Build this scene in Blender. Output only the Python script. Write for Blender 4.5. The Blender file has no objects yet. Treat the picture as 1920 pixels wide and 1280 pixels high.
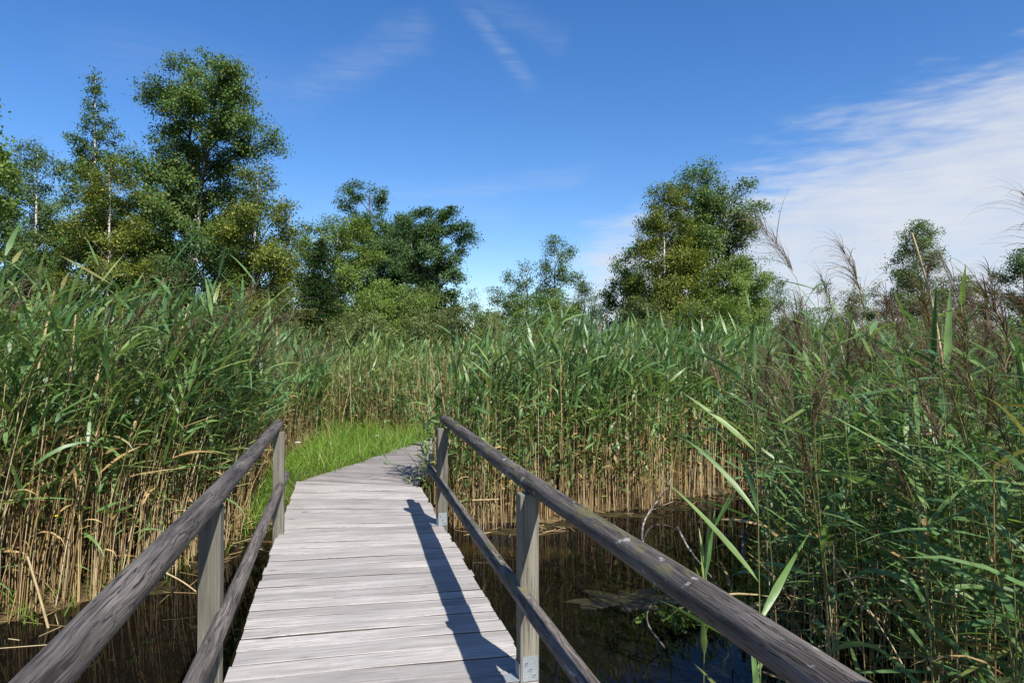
import bpy, math
import numpy as np
from mathutils import Vector

C = bpy.context.scene.collection
R = math.radians
PI = math.pi
F_PX = 1300.0            # focal length in pixels of the 1920 px wide photo
CAM_H = 1.6
TH = math.atan(320 / 1300)   # the footbridge heads this much to the left of the view
ST, CT = math.sin(TH), math.cos(TH)
WATER_Z = -0.45

# ------------------------------------------------------------------ camera
cam = bpy.data.cameras.new('camera')
cam.sensor_width = 36
cam.lens = 36 * F_PX / 1920
cam.clip_start = 0.05
cam.clip_end = 3000
camo = bpy.data.objects.new('camera', cam)
C.objects.link(camo)
camo.location = (0, 0, CAM_H)
camo.rotation_euler = (R(90) + math.atan(28 / F_PX), 0, 0)
bpy.context.scene.camera = camo

# ------------------------------------------------------------------ exposure
vs = bpy.context.scene.view_settings
vs.view_transform = 'Standard'
vs.look = 'None'
vs.gamma = 1
vs.exposure = 0.72

# ------------------------------------------------------------------ sun
la, lt, lh = -0.26, 0.82, -0.96        # light travel in bridge axes (right, along, up)
LDIR = Vector((la * CT - lt * ST, la * ST + lt * CT, lh)).normalized()
SUNV = -LDIR
SUN_EL = math.asin(SUNV.z)
SUN_AZ = math.atan2(SUNV.x, SUNV.y)     # clockwise from +Y
sl = bpy.data.lights.new('sun', 'SUN')
sl.energy = 5.0
sl.angle = R(0.5)
sl.color = (1.0, 0.95, 0.88)
so = bpy.data.objects.new('sun', sl)
C.objects.link(so)
so.location = (0, 0, 30)
so.rotation_euler = LDIR.to_track_quat('-Z', 'Y').to_euler()


# ------------------------------------------------------------------ node helpers
class NT:
    def __init__(self, tree):
        self.t = tree
        self.t.nodes.clear()

    def n(self, typ, **kw):
        nd = self.t.nodes.new(typ)
        for k, v in kw.items():
            setattr(nd, k, v)
        return nd

    def put(self, sock, v):
        if isinstance(v, bpy.types.NodeSocket):
            self.t.links.new(v, sock)
        elif v is not None:
            if hasattr(sock.default_value, '__len__'):
                v = tuple(v) if hasattr(v, '__len__') else (v,) * len(sock.default_value)
                if len(sock.default_value) == 4 and len(v) == 3:
                    v = v + (1,)
            sock.default_value = v

    def math(self, op, a, b=None, c=None, clamp=False):
        nd = self.n('ShaderNodeMath', operation=op, use_clamp=clamp)
        for s, v in zip(nd.inputs, (a, b, c)):
            self.put(s, v)
        return nd.outputs[0]

    def maprange(self, v, a, b, c=0.0, d=1.0, smooth=False):
        nd = self.n('ShaderNodeMapRange', clamp=True)
        if smooth:
            nd.interpolation_type = 'SMOOTHSTEP'
        for s, x in zip(nd.inputs, (v, a, b, c, d)):
            self.put(s, x)
        return nd.outputs[0]

    def mix(self, f, a, b, blend='MIX'):
        nd = self.n('ShaderNodeMix', data_type='RGBA', blend_type=blend)
        self.put(nd.inputs[0], f)
        self.put(nd.inputs[6], a)
        self.put(nd.inputs[7], b)
        return nd.outputs[2]

    def ramp(self, f, stops):
        nd = self.n('ShaderNodeValToRGB')
        el = nd.color_ramp.elements
        while len(el) > 1:
            el.remove(el[-1])
        el[0].position = stops[0][0]
        c = stops[0][1]
        el[0].color = (c, c, c, 1) if not hasattr(c, '__len__') else tuple(c) + (1,)
        for p, c in stops[1:]:
            e = el.new(p)
            e.color = (c, c, c, 1) if not hasattr(c, '__len__') else tuple(c) + (1,)
        self.put(nd.inputs[0], f)
        return nd.outputs[0]

    def noise(self, vec, scale=1.0, detail=3.0, rough=0.5, dist=0.0):
        nd = self.n('ShaderNodeTexNoise')
        self.put(nd.inputs['Vector'], vec)
        self.put(nd.inputs['Scale'], scale)
        self.put(nd.inputs['Detail'], detail)
        self.put(nd.inputs['Roughness'], rough)
        self.put(nd.inputs['Distortion'], dist)
        return nd.outputs[0]

    def mapping(self, vec, scale=(1, 1, 1), rot=(0, 0, 0), loc=(0, 0, 0)):
        nd = self.n('ShaderNodeMapping')
        self.put(nd.inputs[0], vec)
        self.put(nd.inputs[1], loc)
        self.put(nd.inputs[2], rot)
        self.put(nd.inputs[3], scale)
        return nd.outputs[0]

    def vadd(self, a, b):
        nd = self.n('ShaderNodeVectorMath', operation='ADD')
        self.put(nd.inputs[0], a)
        self.put(nd.inputs[1], b)
        return nd.outputs[0]

    def bump(self, h, strength=0.4, dist=0.01):
        nd = self.n('ShaderNodeBump')
        self.put(nd.inputs['Strength'], strength)
        self.put(nd.inputs['Distance'], dist)
        self.put(nd.inputs['Height'], h)
        return nd.outputs[0]

    def principled(self, color, rough=0.6, spec=0.4, normal=None, metallic=0.0):
        nd = self.n('ShaderNodeBsdfPrincipled')
        self.put(nd.inputs['Base Color'], color)
        self.put(nd.inputs['Roughness'], rough)
        self.put(nd.inputs['Specular IOR Level'], spec)
        self.put(nd.inputs['Metallic'], metallic)
        if normal is not None:
            self.put(nd.inputs['Normal'], normal)
        return nd

    def out(self, shader):
        o = self.n('ShaderNodeOutputMaterial')
        self.t.links.new(shader, o.inputs[0])


def new_mat(name):
    m = bpy.data.materials.new(name)
    m.use_nodes = True
    return m, NT(m.node_tree)


# ------------------------------------------------------------------ world: blue sky with thin cloud
world = bpy.data.worlds.new('World')
bpy.context.scene.world = world
world.use_nodes = True
w = NT(world.node_tree)
sky = w.n('ShaderNodeTexSky', sky_type='NISHITA')
sky.sun_disc = False
sky.sun_elevation = SUN_EL
sky.sun_rotation = SUN_AZ
sky.altitude = 500
sky.air_density = 1.0
sky.dust_density = 0.7
sky.ozone_density = 2.5
hs = w.n('ShaderNodeHueSaturation')
w.put(hs.inputs['Hue'], 0.508)
w.put(hs.inputs['Saturation'], 1.31)
w.put(hs.inputs['Value'], 1.0)
w.put(hs.inputs['Color'], sky.outputs[0])
skyc = hs.outputs[0]
tc = w.n('ShaderNodeTexCoord')
d = tc.outputs['Generated']
sx = w.n('ShaderNodeSeparateXYZ')
w.put(sx.inputs[0], d)
dx, dy, dz = sx.outputs
az = w.math('ARCTAN2', dx, dy)
el = w.math('ARCSINE', dz)
ae = w.n('ShaderNodeCombineXYZ')
w.put(ae.inputs[0], az)
w.put(ae.inputs[1], el)
ae = ae.outputs[0]
# streaky noise, stretched along the direction the high cloud is combed in
st1 = w.noise(w.mapping(ae, scale=(3.0, 18, 1), rot=(0, 0, R(-24))), 1.0, 6, 0.6, 0.6)
st2 = w.noise(w.mapping(ae, scale=(12.0, 60, 1), rot=(0, 0, R(-14))), 1.0, 5, 0.6, 0.3)
st3 = w.noise(w.mapping(ae, scale=(9, 90, 1), rot=(0, 0, R(-19)), loc=(2, 5, 0)), 1.0, 6, 0.65, 0.8)
soft = w.noise(w.mapping(ae, scale=(5, 7, 1), loc=(3, 1, 0)), 1.0, 4, 0.55)
bound = w.ramp(az, [(0.0, 0.0), (0.04, 0.07), (0.085, 0.15), (0.175, 0.215), (0.298, 0.262), (0.636, 0.352), (1.0, 0.42)])
dist = w.math('SUBTRACT', bound, el)
dist = w.math('ADD', dist, w.math('MULTIPLY', w.math('SUBTRACT', st1, 0.5), 0.16))
dist = w.math('ADD', dist, w.math('MULTIPLY', w.math('SUBTRACT', st2, 0.5), 0.13))
big = w.maprange(dist, -0.02, 0.10, 0, 1, True)
big = w.math('MULTIPLY', big, w.maprange(st3, 0.3, 0.62, 0.78, 1.0))
big = w.math('MULTIPLY', big, w.maprange(az, 0.02, 0.14, 0, 1, True))
big = w.math('MULTIPLY', big, w.maprange(soft, 0.3, 0.6, 0.8, 0.97))


def wisp(a, b, width, amp, fade=0.3):
    """a soft streak between two sky directions given as (azimuth, elevation)"""
    ax, ay = a
    bx, by = b
    L = math.hypot(bx - ax, by - ay)
    ux, uy = (bx - ax) / L, (by - ay) / L
    px = w.math('SUBTRACT', az, ax)
    py = w.math('SUBTRACT', el, ay)
    s = w.math('ADD', w.math('MULTIPLY', px, ux / L), w.math('MULTIPLY', py, uy / L))
    q = w.math('ADD', w.math('MULTIPLY', px, -uy), w.math('MULTIPLY', py, ux))
    q = w.math('ADD', q, w.math('MULTIPLY', w.math('SUBTRACT', soft, 0.5), width * 2.0))
    m = w.maprange(w.math('ABSOLUTE', q), 0.0, width, 1, 0, True)
    m = w.math('MULTIPLY', m, w.maprange(s, 0.0, fade, 0, 1, True))
    m = w.math('MULTIPLY', m, w.maprange(s, 1 - fade * 0.3, 1.0, 1, 0, True))
    m = w.math('MULTIPLY', m, w.maprange(st3, 0.35, 0.65, 0.25, 1.0))
    return w.math('MULTIPLY', m, amp)


cl = big
for args in (((-0.12, 0.53), (0.040, 0.360), 0.020, 0.17, 0.6),
             ((-0.10, 0.50), (0.09, 0.43), 0.03, 0.08, 0.3),
             ((-0.37, 0.33), (-0.10, 0.445), 0.045, 0.13, 0.4),
             ((-0.62, 0.36), (-0.25, 0.36), 0.05, 0.07, 0.3),
             ((-0.32, 0.20), (0.14, 0.262), 0.022, 0.13, 0.4),
             ((-0.28, 0.235), (0.02, 0.20), 0.035, 0.08, 0.4)):
    cl = w.math('MAXIMUM', cl, wisp(*args))
cloud = w.mix(w.maprange(soft, 0.3, 0.7), (3.7, 4.0, 4.55), (4.3, 4.5, 4.85))
col = w.mix(cl, skyc, cloud)
bg = w.n('ShaderNodeBackground')
w.put(bg.inputs[0], col)
bg.inputs[1].default_value = 0.108
wo = w.n('ShaderNodeOutputWorld')
w.t.links.new(bg.outputs[0], wo.inputs[0])


# ------------------------------------------------------------------ geometry helpers
class Geo:
    """collects quads; every face has a material slot and a random value"""
    def __init__(self):
        self.V, self.F, self.M, self.Q, self.n = [], [], [], [], 0

    def add(self, V, F, rnd, mat=0):
        V = np.asarray(V, float).reshape(-1, 3)
        F = np.asarray(F, int).reshape(-1, 4)
        self.V.append(V)
        self.F.append(F + self.n)
        self.M.append(np.full(len(F), mat, int) if np.isscalar(mat) else np.asarray(mat, int))
        self.Q.append(np.full(len(F), rnd, float) if np.isscalar(rnd) else np.asarray(rnd, float))
        self.n += len(V)
        return self

    def join(self, g, mat=None):
        for V, F, M, Q in zip(g.V, g.F, g.M, g.Q):
            pass
        if g.n == 0:
            return self
        V = np.concatenate(g.V)
        F = np.concatenate(g.F)
        M = np.concatenate(g.M)
        self.add(V, F, np.concatenate(g.Q), M if mat is None else mat)
        return self

    def mesh(self, name, mats, smooth=True, origin=(0, 0, 0)):
        V = np.concatenate(self.V) - np.asarray(origin, float)
        F = np.concatenate(self.F)
        me = bpy.data.meshes.new(name)
        nf = len(F)
        me.vertices.add(len(V))
        me.vertices.foreach_set('co', V.astype(np.float32).ravel())
        me.loops.add(nf * 4)
        me.loops.foreach_set('vertex_index', F.astype(np.int32).ravel())
        me.polygons.add(nf)
        me.polygons.foreach_set('loop_start', np.arange(0, nf * 4, 4, dtype=np.int32))
        me.polygons.foreach_set('material_index', np.concatenate(self.M).astype(np.int32))
        me.polygons.foreach_set('use_smooth', np.full(nf, smooth, dtype=bool))
        a = me.attributes.new('rnd', 'FLOAT', 'FACE')
        a.data.foreach_set('value', np.concatenate(self.Q).astype(np.float32))
        for m in mats:
            me.materials.append(m)
        me.update(calc_edges=True)
        return me


def link(name, me, parent=None, loc=(0, 0, 0), rotz=0.0):
    o = bpy.data.objects.new(name, me)
    C.objects.link(o)
    o.location = loc
    o.rotation_euler = (0, 0, rotz)
    if parent is not None:
        o.parent = parent
    return o


def tag(o, label=None, cat=None, group=None, kind=None):
    for k, v in (('label', label), ('category', cat), ('group', group), ('kind', kind)):
        if v:
            o[k] = v
    return o


def thing(name, label, cat, loc=(0, 0, 0), rotz=0.0, group=None):
    return tag(link(name, None, None, loc, rotz), label, cat, group)


def frames(P):
    """side vectors along poly-lines P (N,K,3)"""
    T = np.gradient(P, axis=1)
    T /= np.linalg.norm(T, axis=2, keepdims=True) + 1e-9
    ref = np.where(np.abs(T[..., 2:3]) > 0.8, np.array([1.0, 0, 0]), np.array([0, 0, 1.0]))
    ref = np.broadcast_to(ref[:, :1, :], T.shape)
    A = np.cross(T, ref)
    A /= np.linalg.norm(A, axis=2, keepdims=True) + 1e-9
    B = np.cross(T, A)
    return A, B


def tubes(P, rad, sides=4, cap=False):
    N, K, _ = P.shape
    A, B = frames(P)
    ph = np.arange(sides) * 2 * PI / sides
    off = A[:, :, None, :] * np.cos(ph)[None, None, :, None] + B[:, :, None, :] * np.sin(ph)[None, None, :, None]
    V = P[:, :, None, :] + off * rad[:, :, None, None]
    idx = np.arange(N * K * sides).reshape(N, K, sides)
    a = idx[:, :-1, :]
    b = idx[:, 1:, :]
    F = np.stack([a, np.roll(a, -1, 2), np.roll(b, -1, 2), b], -1).reshape(-1, 4)
    return V.reshape(-1, 3), F, (K - 1) * sides


def leafprof(s):
    return np.where(s < 0.28, 0.28 + 0.72 * (s / 0.28) ** 0.8, np.clip((1 - s) / 0.72, 0, 1) ** 0.8)


def ribbons(base, az, p0, droop, L, W, twist, K=4, prof=leafprof, fold=0.0, power=1.4):
    """curved blades; K segments, two strips across when folded"""
    N = len(base)
    s = np.linspace(0, 1, K + 1)
    sm = (s[:-1] + s[1:]) / 2
    pm = p0[:, None] - droop[:, None] * sm[None] ** power
    h = np.stack([np.sin(az), np.cos(az), np.zeros(N)], -1)
    seg = h[:, None, :] * np.cos(pm)[..., None] + np.array([0, 0, 1.0]) * np.sin(pm)[..., None]
    P = np.concatenate([np.zeros((N, 1, 3)), np.cumsum(seg * (L / K)[:, None, None], 1)], 1) + base[:, None, :]
    ps = p0[:, None] - droop[:, None] * s[None] ** power
    perp = np.stack([np.cos(az), -np.sin(az), np.zeros(N)], -1)
    nrm = -h[:, None, :] * np.sin(ps)[..., None] + np.array([0, 0, 1.0]) * np.cos(ps)[..., None]
    tw = twist[:, None] * (0.3 + 0.7 * s[None])
    side = perp[:, None, :] * np.cos(tw)[..., None] + nrm * np.sin(tw)[..., None]
    hw = (W[:, None] * prof(s)[None] / 2)[..., None]
    if fold:
        up = np.cross(side, np.gradient(P, axis=1))
        up /= np.linalg.norm(up, axis=2, keepdims=True) + 1e-9
        V = np.stack([P - side * hw + up * hw * fold, P, P + side * hw + up * hw * fold], 2)
        c = 3
    else:
        V = np.stack([P - side * hw, P + side * hw], 2)
        c = 2
    idx = np.arange(N * (K + 1) * c).reshape(N, K + 1, c)
    a = idx[:, :-1, :-1]
    F = np.stack([a, idx[:, :-1, 1:], idx[:, 1:, 1:], idx[:, 1:, :-1]], -1).reshape(-1, 4)
    return V.reshape(-1, 3), F, K * (c - 1)


def box_vf(lo, hi):
    x0, y0, z0 = lo
    x1, y1, z1 = hi
    V = [(x0, y0, z0), (x1, y0, z0), (x1, y1, z0), (x0, y1, z0), (x0, y0, z1), (x1, y0, z1), (x1, y1, z1), (x0, y1, z1)]
    F = [(0, 3, 2, 1), (4, 5, 6, 7), (0, 1, 5, 4), (1, 2, 6, 5), (2, 3, 7, 6), (3, 0, 4, 7)]
    return np.array(V, float), np.array(F)


def bevel(o, wdt, seg=2):
    m = o.modifiers.new('bevel', 'BEVEL')
    m.width = wdt
    m.segments = seg
    m.limit_method = 'ANGLE'
    return o


def at(u, v, z):
    """the point seen at photo pixel (u, v) when it stands z metres ahead"""
    return np.array([(u - 960) * z / F_PX, z, CAM_H + (668 - v) * z / F_PX])


def bridge(a, t, h=0.0):
    return np.array([a * CT - t * ST, a * ST + t * CT, h])


# ------------------------------------------------------------------ materials
def attr_rnd(n):
    nd = n.n('ShaderNodeAttribute')
    nd.attribute_name = 'rnd'
    return nd.outputs['Fac']


def leaf_mat(name, stops, rough=0.5, spec=0.35, trans=0.3, tcol=1.5, stripes=False):
    m, n = new_mat(name)
    c = n.ramp(attr_rnd(n), stops)
    tcd = n.n('ShaderNodeTexCoord')
    nz = n.noise(tcd.outputs['Object'], 9.0, 2)
    c = n.mix(1.0, c, n.ramp(nz, [(0.3, 0.8), (0.7, 1.2)]), 'MULTIPLY')
    p = n.principled(c, rough, spec)
    tr = n.n('ShaderNodeBsdfTranslucent')
    n.put(tr.inputs[0], n.mix(1.0, c, (tcol, tcol * 1.02, tcol * 0.55), 'MULTIPLY'))
    mx = n.n('ShaderNodeMixShader')
    n.put(mx.inputs[0], trans)
    n.put(mx.inputs[1], p.outputs[0])
    n.put(mx.inputs[2], tr.outputs[0])
    n.out(mx.outputs[0])
    return m


M_REED = leaf_mat('reed_leaf', [(0.0, (0.050, 0.112, 0.042)), (0.35, (0.094, 0.190, 0.064)), (0.65, (0.152, 0.248, 0.076)),
                                (0.85, (0.215, 0.270, 0.075)), (0.94, (0.17, 0.19, 0.055)), (0.97, (0.30, 0.24, 0.11)), (1.0, (0.33, 0.26, 0.13))],
                  rough=0.42, spec=0.45, trans=0.32, tcol=1.6)
M_RSTEM = leaf_mat('reed_stem', [(0.0, (0.06, 0.10, 0.03)), (0.5, (0.13, 0.16, 0.05)), (1.0, (0.25, 0.22, 0.08))], 0.4, 0.5, 0.05)
M_DEAD = leaf_mat('dead_reed', [(0.0, (0.14, 0.085, 0.036)), (0.45, (0.33, 0.225, 0.10)), (0.8, (0.48, 0.36, 0.18)), (1.0, (0.55, 0.47, 0.32))], 0.6, 0.3, 0.08)
M_PLUME = leaf_mat('reed_plume', [(0.0, (0.050, 0.030, 0.024)), (0.5, (0.105, 0.068, 0.048)), (1.0, (0.20, 0.145, 0.09))], 0.7, 0.2, 0.2)
M_SILVER = leaf_mat('silver_plume', [(0.0, (0.07, 0.05, 0.055)), (0.5, (0.15, 0.115, 0.11)), (1.0, (0.30, 0.26, 0.23))], 0.6, 0.3, 0.25)
REED_M = [M_REED, M_RSTEM, M_DEAD, M_PLUME]
M_GRASS = leaf_mat('meadow_grass', [(0.0, (0.07, 0.15, 0.018)), (0.5, (0.13, 0.25, 0.025)), (0.82, (0.20, 0.30, 0.04)), (0.92, (0.36, 0.32, 0.12)), (1.0, (0.42, 0.34, 0.16))], 0.5, 0.3, 0.35)


def crown_mat(name, dark, mid, light, yellow=None, frac=0.0, spec=0.3):
    st = [(0.0, dark), (0.45, mid), (max(0.5, 0.93 - frac), light)]
    if yellow:
        st += [(max(0.52, 0.96 - frac), yellow), (1.0, yellow)]
    return leaf_mat(name, st, 0.5, spec, 0.28)


M_BIRCH = crown_mat('birch_leaf', (0.038, 0.078, 0.016), (0.068, 0.128, 0.025), (0.105, 0.178, 0.036), (0.24, 0.22, 0.03), 0.006)
M_BIRCHY = crown_mat('yellowing_birch_leaf', (0.055, 0.085, 0.012), (0.095, 0.135, 0.018), (0.145, 0.180, 0.026), (0.32, 0.28, 0.03), 0.04)
M_PALE = crown_mat('pale_leaf', (0.05, 0.095, 0.025), (0.092, 0.15, 0.042), (0.135, 0.20, 0.062))
M_DARKT = crown_mat('dark_leaf', (0.032, 0.070, 0.020), (0.062, 0.120, 0.036), (0.105, 0.175, 0.058))
M_LIME = crown_mat('lime_leaf', (0.068, 0.118, 0.018), (0.115, 0.182, 0.030), (0.165, 0.235, 0.045))
M_SPRUCE = crown_mat('spruce_needle', (0.006, 0.020, 0.004), (0.012, 0.036, 0.007), (0.026, 0.062, 0.011), spec=0.08)
M_OLIVE = crown_mat('olive_leaf', (0.048, 0.075, 0.018), (0.082, 0.118, 0.027), (0.12, 0.16, 0.045), (0.2, 0.17, 0.06), 0.03)


def bark_mat(name, c0, c1, scale=6.0, thr=(0.45, 0.6)):
    m, n = new_mat(name)
    tcd = n.n('ShaderNodeTexCoord')
    nz = n.noise(n.mapping(tcd.outputs['Object'], scale=(1, 1, 2.2)), scale, 4, 0.6)
    c = n.mix(n.maprange(nz, *thr), c0, c1)
    n.out(n.principled(c, 0.8, 0.2, n.bump(nz, 0.5, 0.02)).outputs[0])
    return m


M_WBARK = bark_mat('birch_bark', (0.09, 0.08, 0.07), (0.60, 0.57, 0.53), 4.0, (0.36, 0.5))
M_BARK = bark_mat('grey_bark', (0.05, 0.042, 0.034), (0.16, 0.14, 0.115))
M_GREYWOOD = bark_mat('bleached_wood', (0.13, 0.11, 0.095), (0.32, 0.29, 0.26), 12)


def wood_mat(name, lo, hi, tone=0.25, knots=True, moss=False, crack=0.5, gx=1.2, gy=16.0, ring=False, bumps=0.5):
    m, n = new_mat(name)
    tcd = n.n('ShaderNodeTexCoord')
    oi = n.n('ShaderNodeObjectInfo')
    offs = n.n('ShaderNodeCombineXYZ')
    n.put(offs.inputs[0], n.math('MULTIPLY', oi.outputs['Random'], 37.0))
    n.put(offs.inputs[1], n.math('MULTIPLY', oi.outputs['Random'], 91.0))
    n.put(offs.inputs[2], n.math('MULTIPLY', oi.outputs['Random'], 13.0))
    v = n.vadd(tcd.outputs['Object'], offs.outputs[0])
    warp = n.noise(n.mapping(v, scale=(2.2, 6, 6)), 1.0, 2)
    wv = n.n('ShaderNodeCombineXYZ')
    wa = n.math('MULTIPLY', n.math('SUBTRACT', warp, 0.5), 0.036 if ring else 0.009)
    n.put(wv.inputs[1], wa)
    n.put(wv.inputs[2], wa)
    v2 = n.vadd(v, wv.outputs[0])
    g1 = n.noise(n.mapping(v2, scale=(gx, gy, gy)), 1.0, 6, 0.62)
    g2 = n.noise(n.mapping(v2, scale=(gx * 2.5, gy * 7, gy * 7)), 1.0, 4, 0.6)
    patch = n.noise(n.mapping(v, scale=(1.3, 3, 3), loc=(5, 2, 7)), 1.0, 4, 0.6)
    g = n.math('ADD', n.math('MULTIPLY', g1, 0.6), n.math('MULTIPLY', g2, 0.4))
    c = n.mix(n.maprange(g, 0.39, 0.60), lo, hi)
    c = n.mix(1.0, c, n.ramp(patch, [(0.3, 1 - tone), (0.7, 1 + tone * 0.4)]), 'MULTIPLY')
    rb = n.maprange(oi.outputs['Random'], 0, 1, 1 - tone * 0.7, 1 + tone * 0.35)
    rc = n.n('ShaderNodeCombineColor')
    for k, q in enumerate((1.0, 0.995, 0.985)):
        n.put(rc.inputs[k], n.math('MULTIPLY', rb, q))
    c = n.mix(1.0, c, rc.outputs[0], 'MULTIPLY')
    h = g
    if crack:
        ck = n.noise(n.mapping(v2, scale=(gx * 0.9, gy * 2.6, gy * 2.6), loc=(9, 4, 1)), 1.0, 3, 0.5)
        ckm = n.maprange(n.math('ABSOLUTE', n.math('SUBTRACT', ck, 0.5)), 0.0, 0.018, 1, 0)
        ckm = n.math('MULTIPLY', ckm, n.maprange(patch, 0.40, 0.55))
        c = n.mix(n.math('MULTIPLY', ckm, crack), c, (0.03, 0.026, 0.024))
        h = n.math('SUBTRACT', h, n.math('MULTIPLY', ckm, 0.8))
    if knots:
        vo = n.n('ShaderNodeTexVoronoi')
        n.put(vo.inputs['Vector'], n.mapping(v, scale=(2.6, 9.0, 9.0)))
        n.put(vo.inputs['Scale'], 1.0)
        vs_ = n.n('ShaderNodeSeparateColor')
        n.put(vs_.inputs[0], vo.outputs['Color'])
        kd = n.math('ADD', vo.outputs['Distance'], n.math('MULTIPLY', n.math('SUBTRACT', g2, 0.5), 0.12))
        km = n.maprange(kd, 0.05, 0.13, 1, 0, True)
        km = n.math('MULTIPLY', km, n.math('GREATER_THAN', vs_.outputs[0], 0.52))
        kr = n.math('MULTIPLY', n.maprange(kd, 0.1, 0.3, 1, 0, True), n.math('GREATER_THAN', vs_.outputs[0], 0.52))
        c = n.mix(n.math('MULTIPLY', kr, 0.25), c, (0.16, 0.13, 0.11))
        c = n.mix(n.math('MULTIPLY', km, 0.85), c, (0.075, 0.06, 0.05))
    if moss:
        ge = n.n('ShaderNodeNewGeometry')
        gz = n.n('ShaderNodeSeparateXYZ')
        n.put(gz.inputs[0], ge.outputs['Normal'])
        mo = n.noise(n.mapping(v, scale=(3.0, 10, 10), loc=(1, 8, 2)), 1.0, 5, 0.65)
        mm = n.math('MULTIPLY', n.maprange(mo, 0.53, 0.66), n.maprange(gz.outputs[2], 0.05, 0.6))
        c = n.mix(n.math('MULTIPLY', mm, 0.75), c, (0.16, 0.155, 0.045))
        li = n.noise(n.mapping(v, scale=(14, 22, 22)), 1.0, 3)
        c = n.mix(n.math('MULTIPLY', n.maprange(li, 0.66, 0.7), 0.6), c, (0.42, 0.42, 0.38))
    n.out(n.principled(c, 0.75, 0.3, n.bump(h, bumps, 0.008)).outputs[0])
    return m


M_PLANK = wood_mat('weathered_plank', (0.28, 0.262, 0.248), (0.43, 0.408, 0.392), 0.28, True, False, 0.8, 1.8, 40.0, False, 0.2)
M_PLANK2 = wood_mat('brown_grey_plank', (0.185, 0.166, 0.157), (0.325, 0.298, 0.285), 0.32, True, False, 0.5, 2.0, 36.0, False, 0.2)
M_RAIL = wood_mat('grey_rail', (0.034, 0.029, 0.026), (0.21, 0.186, 0.164), 0.35, True, True, 1.0, 2.0, 32.0, True, 1.0)
M_RAIL_DRY = wood_mat('dry_grey_rail', (0.036, 0.031, 0.029), (0.215, 0.192, 0.172), 0.35, True, False, 1.0, 2.2, 30.0, True, 1.0)
M_POST = wood_mat('sawn_post', (0.11, 0.103, 0.08), (0.225, 0.213, 0.172), 0.25, True, False, 0.6, 1.4, 20.0)
M_EDGE = wood_mat('dark_plank_edge', (0.05, 0.042, 0.036), (0.13, 0.11, 0.095), 0.3, False, False, 0.6)  # darker colour on plank sides, makes the deck gaps read as dark lines
M_BEAM = wood_mat('dark_beam', (0.05, 0.045, 0.04), (0.14, 0.12, 0.10), 0.3, False, False, 0.6)

M_ZINC, n = new_mat('galvanised_steel')
tcd = n.n('ShaderNodeTexCoord')
vo = n.n('ShaderNodeTexVoronoi')
n.put(vo.inputs['Vector'], tcd.outputs['Object'])
n.put(vo.inputs['Scale'], 130.0)
n.out(n.principled(n.mix(vo.outputs['Distance'], (0.22, 0.25, 0.27), (0.36, 0.39, 0.41)), 0.5, 0.5, None, 0.35).outputs[0])

M_WATER, n = new_mat('peat_water')
tcd = n.n('ShaderNodeTexCoord')
wn = n.noise(tcd.outputs['Object'], 3.0, 3, 0.5)
wn2 = n.noise(tcd.outputs['Object'], 0.9, 4, 0.6, 0.4)
wcol = n.mix(n.maprange(wn2, 0.52, 0.68), (0.005, 0.004, 0.003), (0.020, 0.014, 0.005))
wp = n.principled(wcol, 0.02, 0.5, n.bump(wn, 0.07, 0.02))
wp.inputs['IOR'].default_value = 1.16
n.out(wp.outputs[0])

M_GROUND, n = new_mat('marsh_ground')
tcd = n.n('ShaderNodeTexCoord')
gn = n.noise(tcd.outputs['Object'], 1.3, 6, 0.65)
gn2 = n.noise(tcd.outputs['Object'], 14.0, 4, 0.6)
ge = n.n('ShaderNodeNewGeometry')
gz = n.n('ShaderNodeSeparateXYZ')
n.put(gz.inputs[0], ge.outputs['Position'])
green = n.mix(n.maprange(gn, 0.4, 0.6), (0.05, 0.075, 0.02), (0.09, 0.10, 0.03))
mud = n.mix(n.maprange(gn2, 0.4, 0.6), (0.03, 0.022, 0.012), (0.12, 0.085, 0.04))
n.out(n.principled(n.mix(n.maprange(gz.outputs[2], -0.36, -0.18), mud, green), 0.9, 0.1, n.bump(gn2, 0.6, 0.03)).outputs[0])

M_ALGAE, n = new_mat('brown_algae')
tcd = n.n('ShaderNodeTexCoord')
gn = n.noise(tcd.outputs['Object'], 7.0, 6, 0.7)
n.out(n.principled(n.mix(n.maprange(gn, 0.4, 0.62), (0.012, 0.010, 0.005), (0.050, 0.040, 0.012)), 0.5, 0.4, n.bump(gn, 0.4, 0.02)).outputs[0])

M_YELLOW, n = new_mat('yellow_petal')
tcd = n.n('ShaderNodeTexCoord')
n.out(n.principled(n.mix(n.noise(tcd.outputs['Object'], 60), (0.75, 0.55, 0.01), (0.85, 0.68, 0.03)), 0.5).outputs[0])
M_WHITEF, n = new_mat('white_petal')
tcd = n.n('ShaderNodeTexCoord')
n.out(n.principled(n.mix(n.noise(tcd.outputs['Object'], 60), (0.6, 0.6, 0.55), (0.8, 0.8, 0.76)), 0.6).outputs[0])

# ------------------------------------------------------------------ ground and water
# edge of the left reed bed and of the right one, as world x for a given distance y
LEFT_EDGE = ([-8, 2, 5.3, 6.2, 7.0, 8.0, 9.0, 10.5, 12.5, 14.5, 16], [-4.9, -4.4, -3.85, -3.25, -3.1, -3.1, -3.35, -3.7, -4.0, -4.2, -4.2])
# near edge (world y) of the right reed bed for a given x
RIGHT_EDGE = ([-1.3, -0.8, 0.3, 1.0, 1.8, 3.6, 5.0, 8.0, 14.0], [8.9, 8.35, 8.4, 9.0, 9.5, 10.6, 11.2, 12.0, 12.5])


def sstep(x, a, b):
    t = np.clip((x - a) / (b - a), 0, 1)
    return t * t * (3 - 2 * t)


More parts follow.
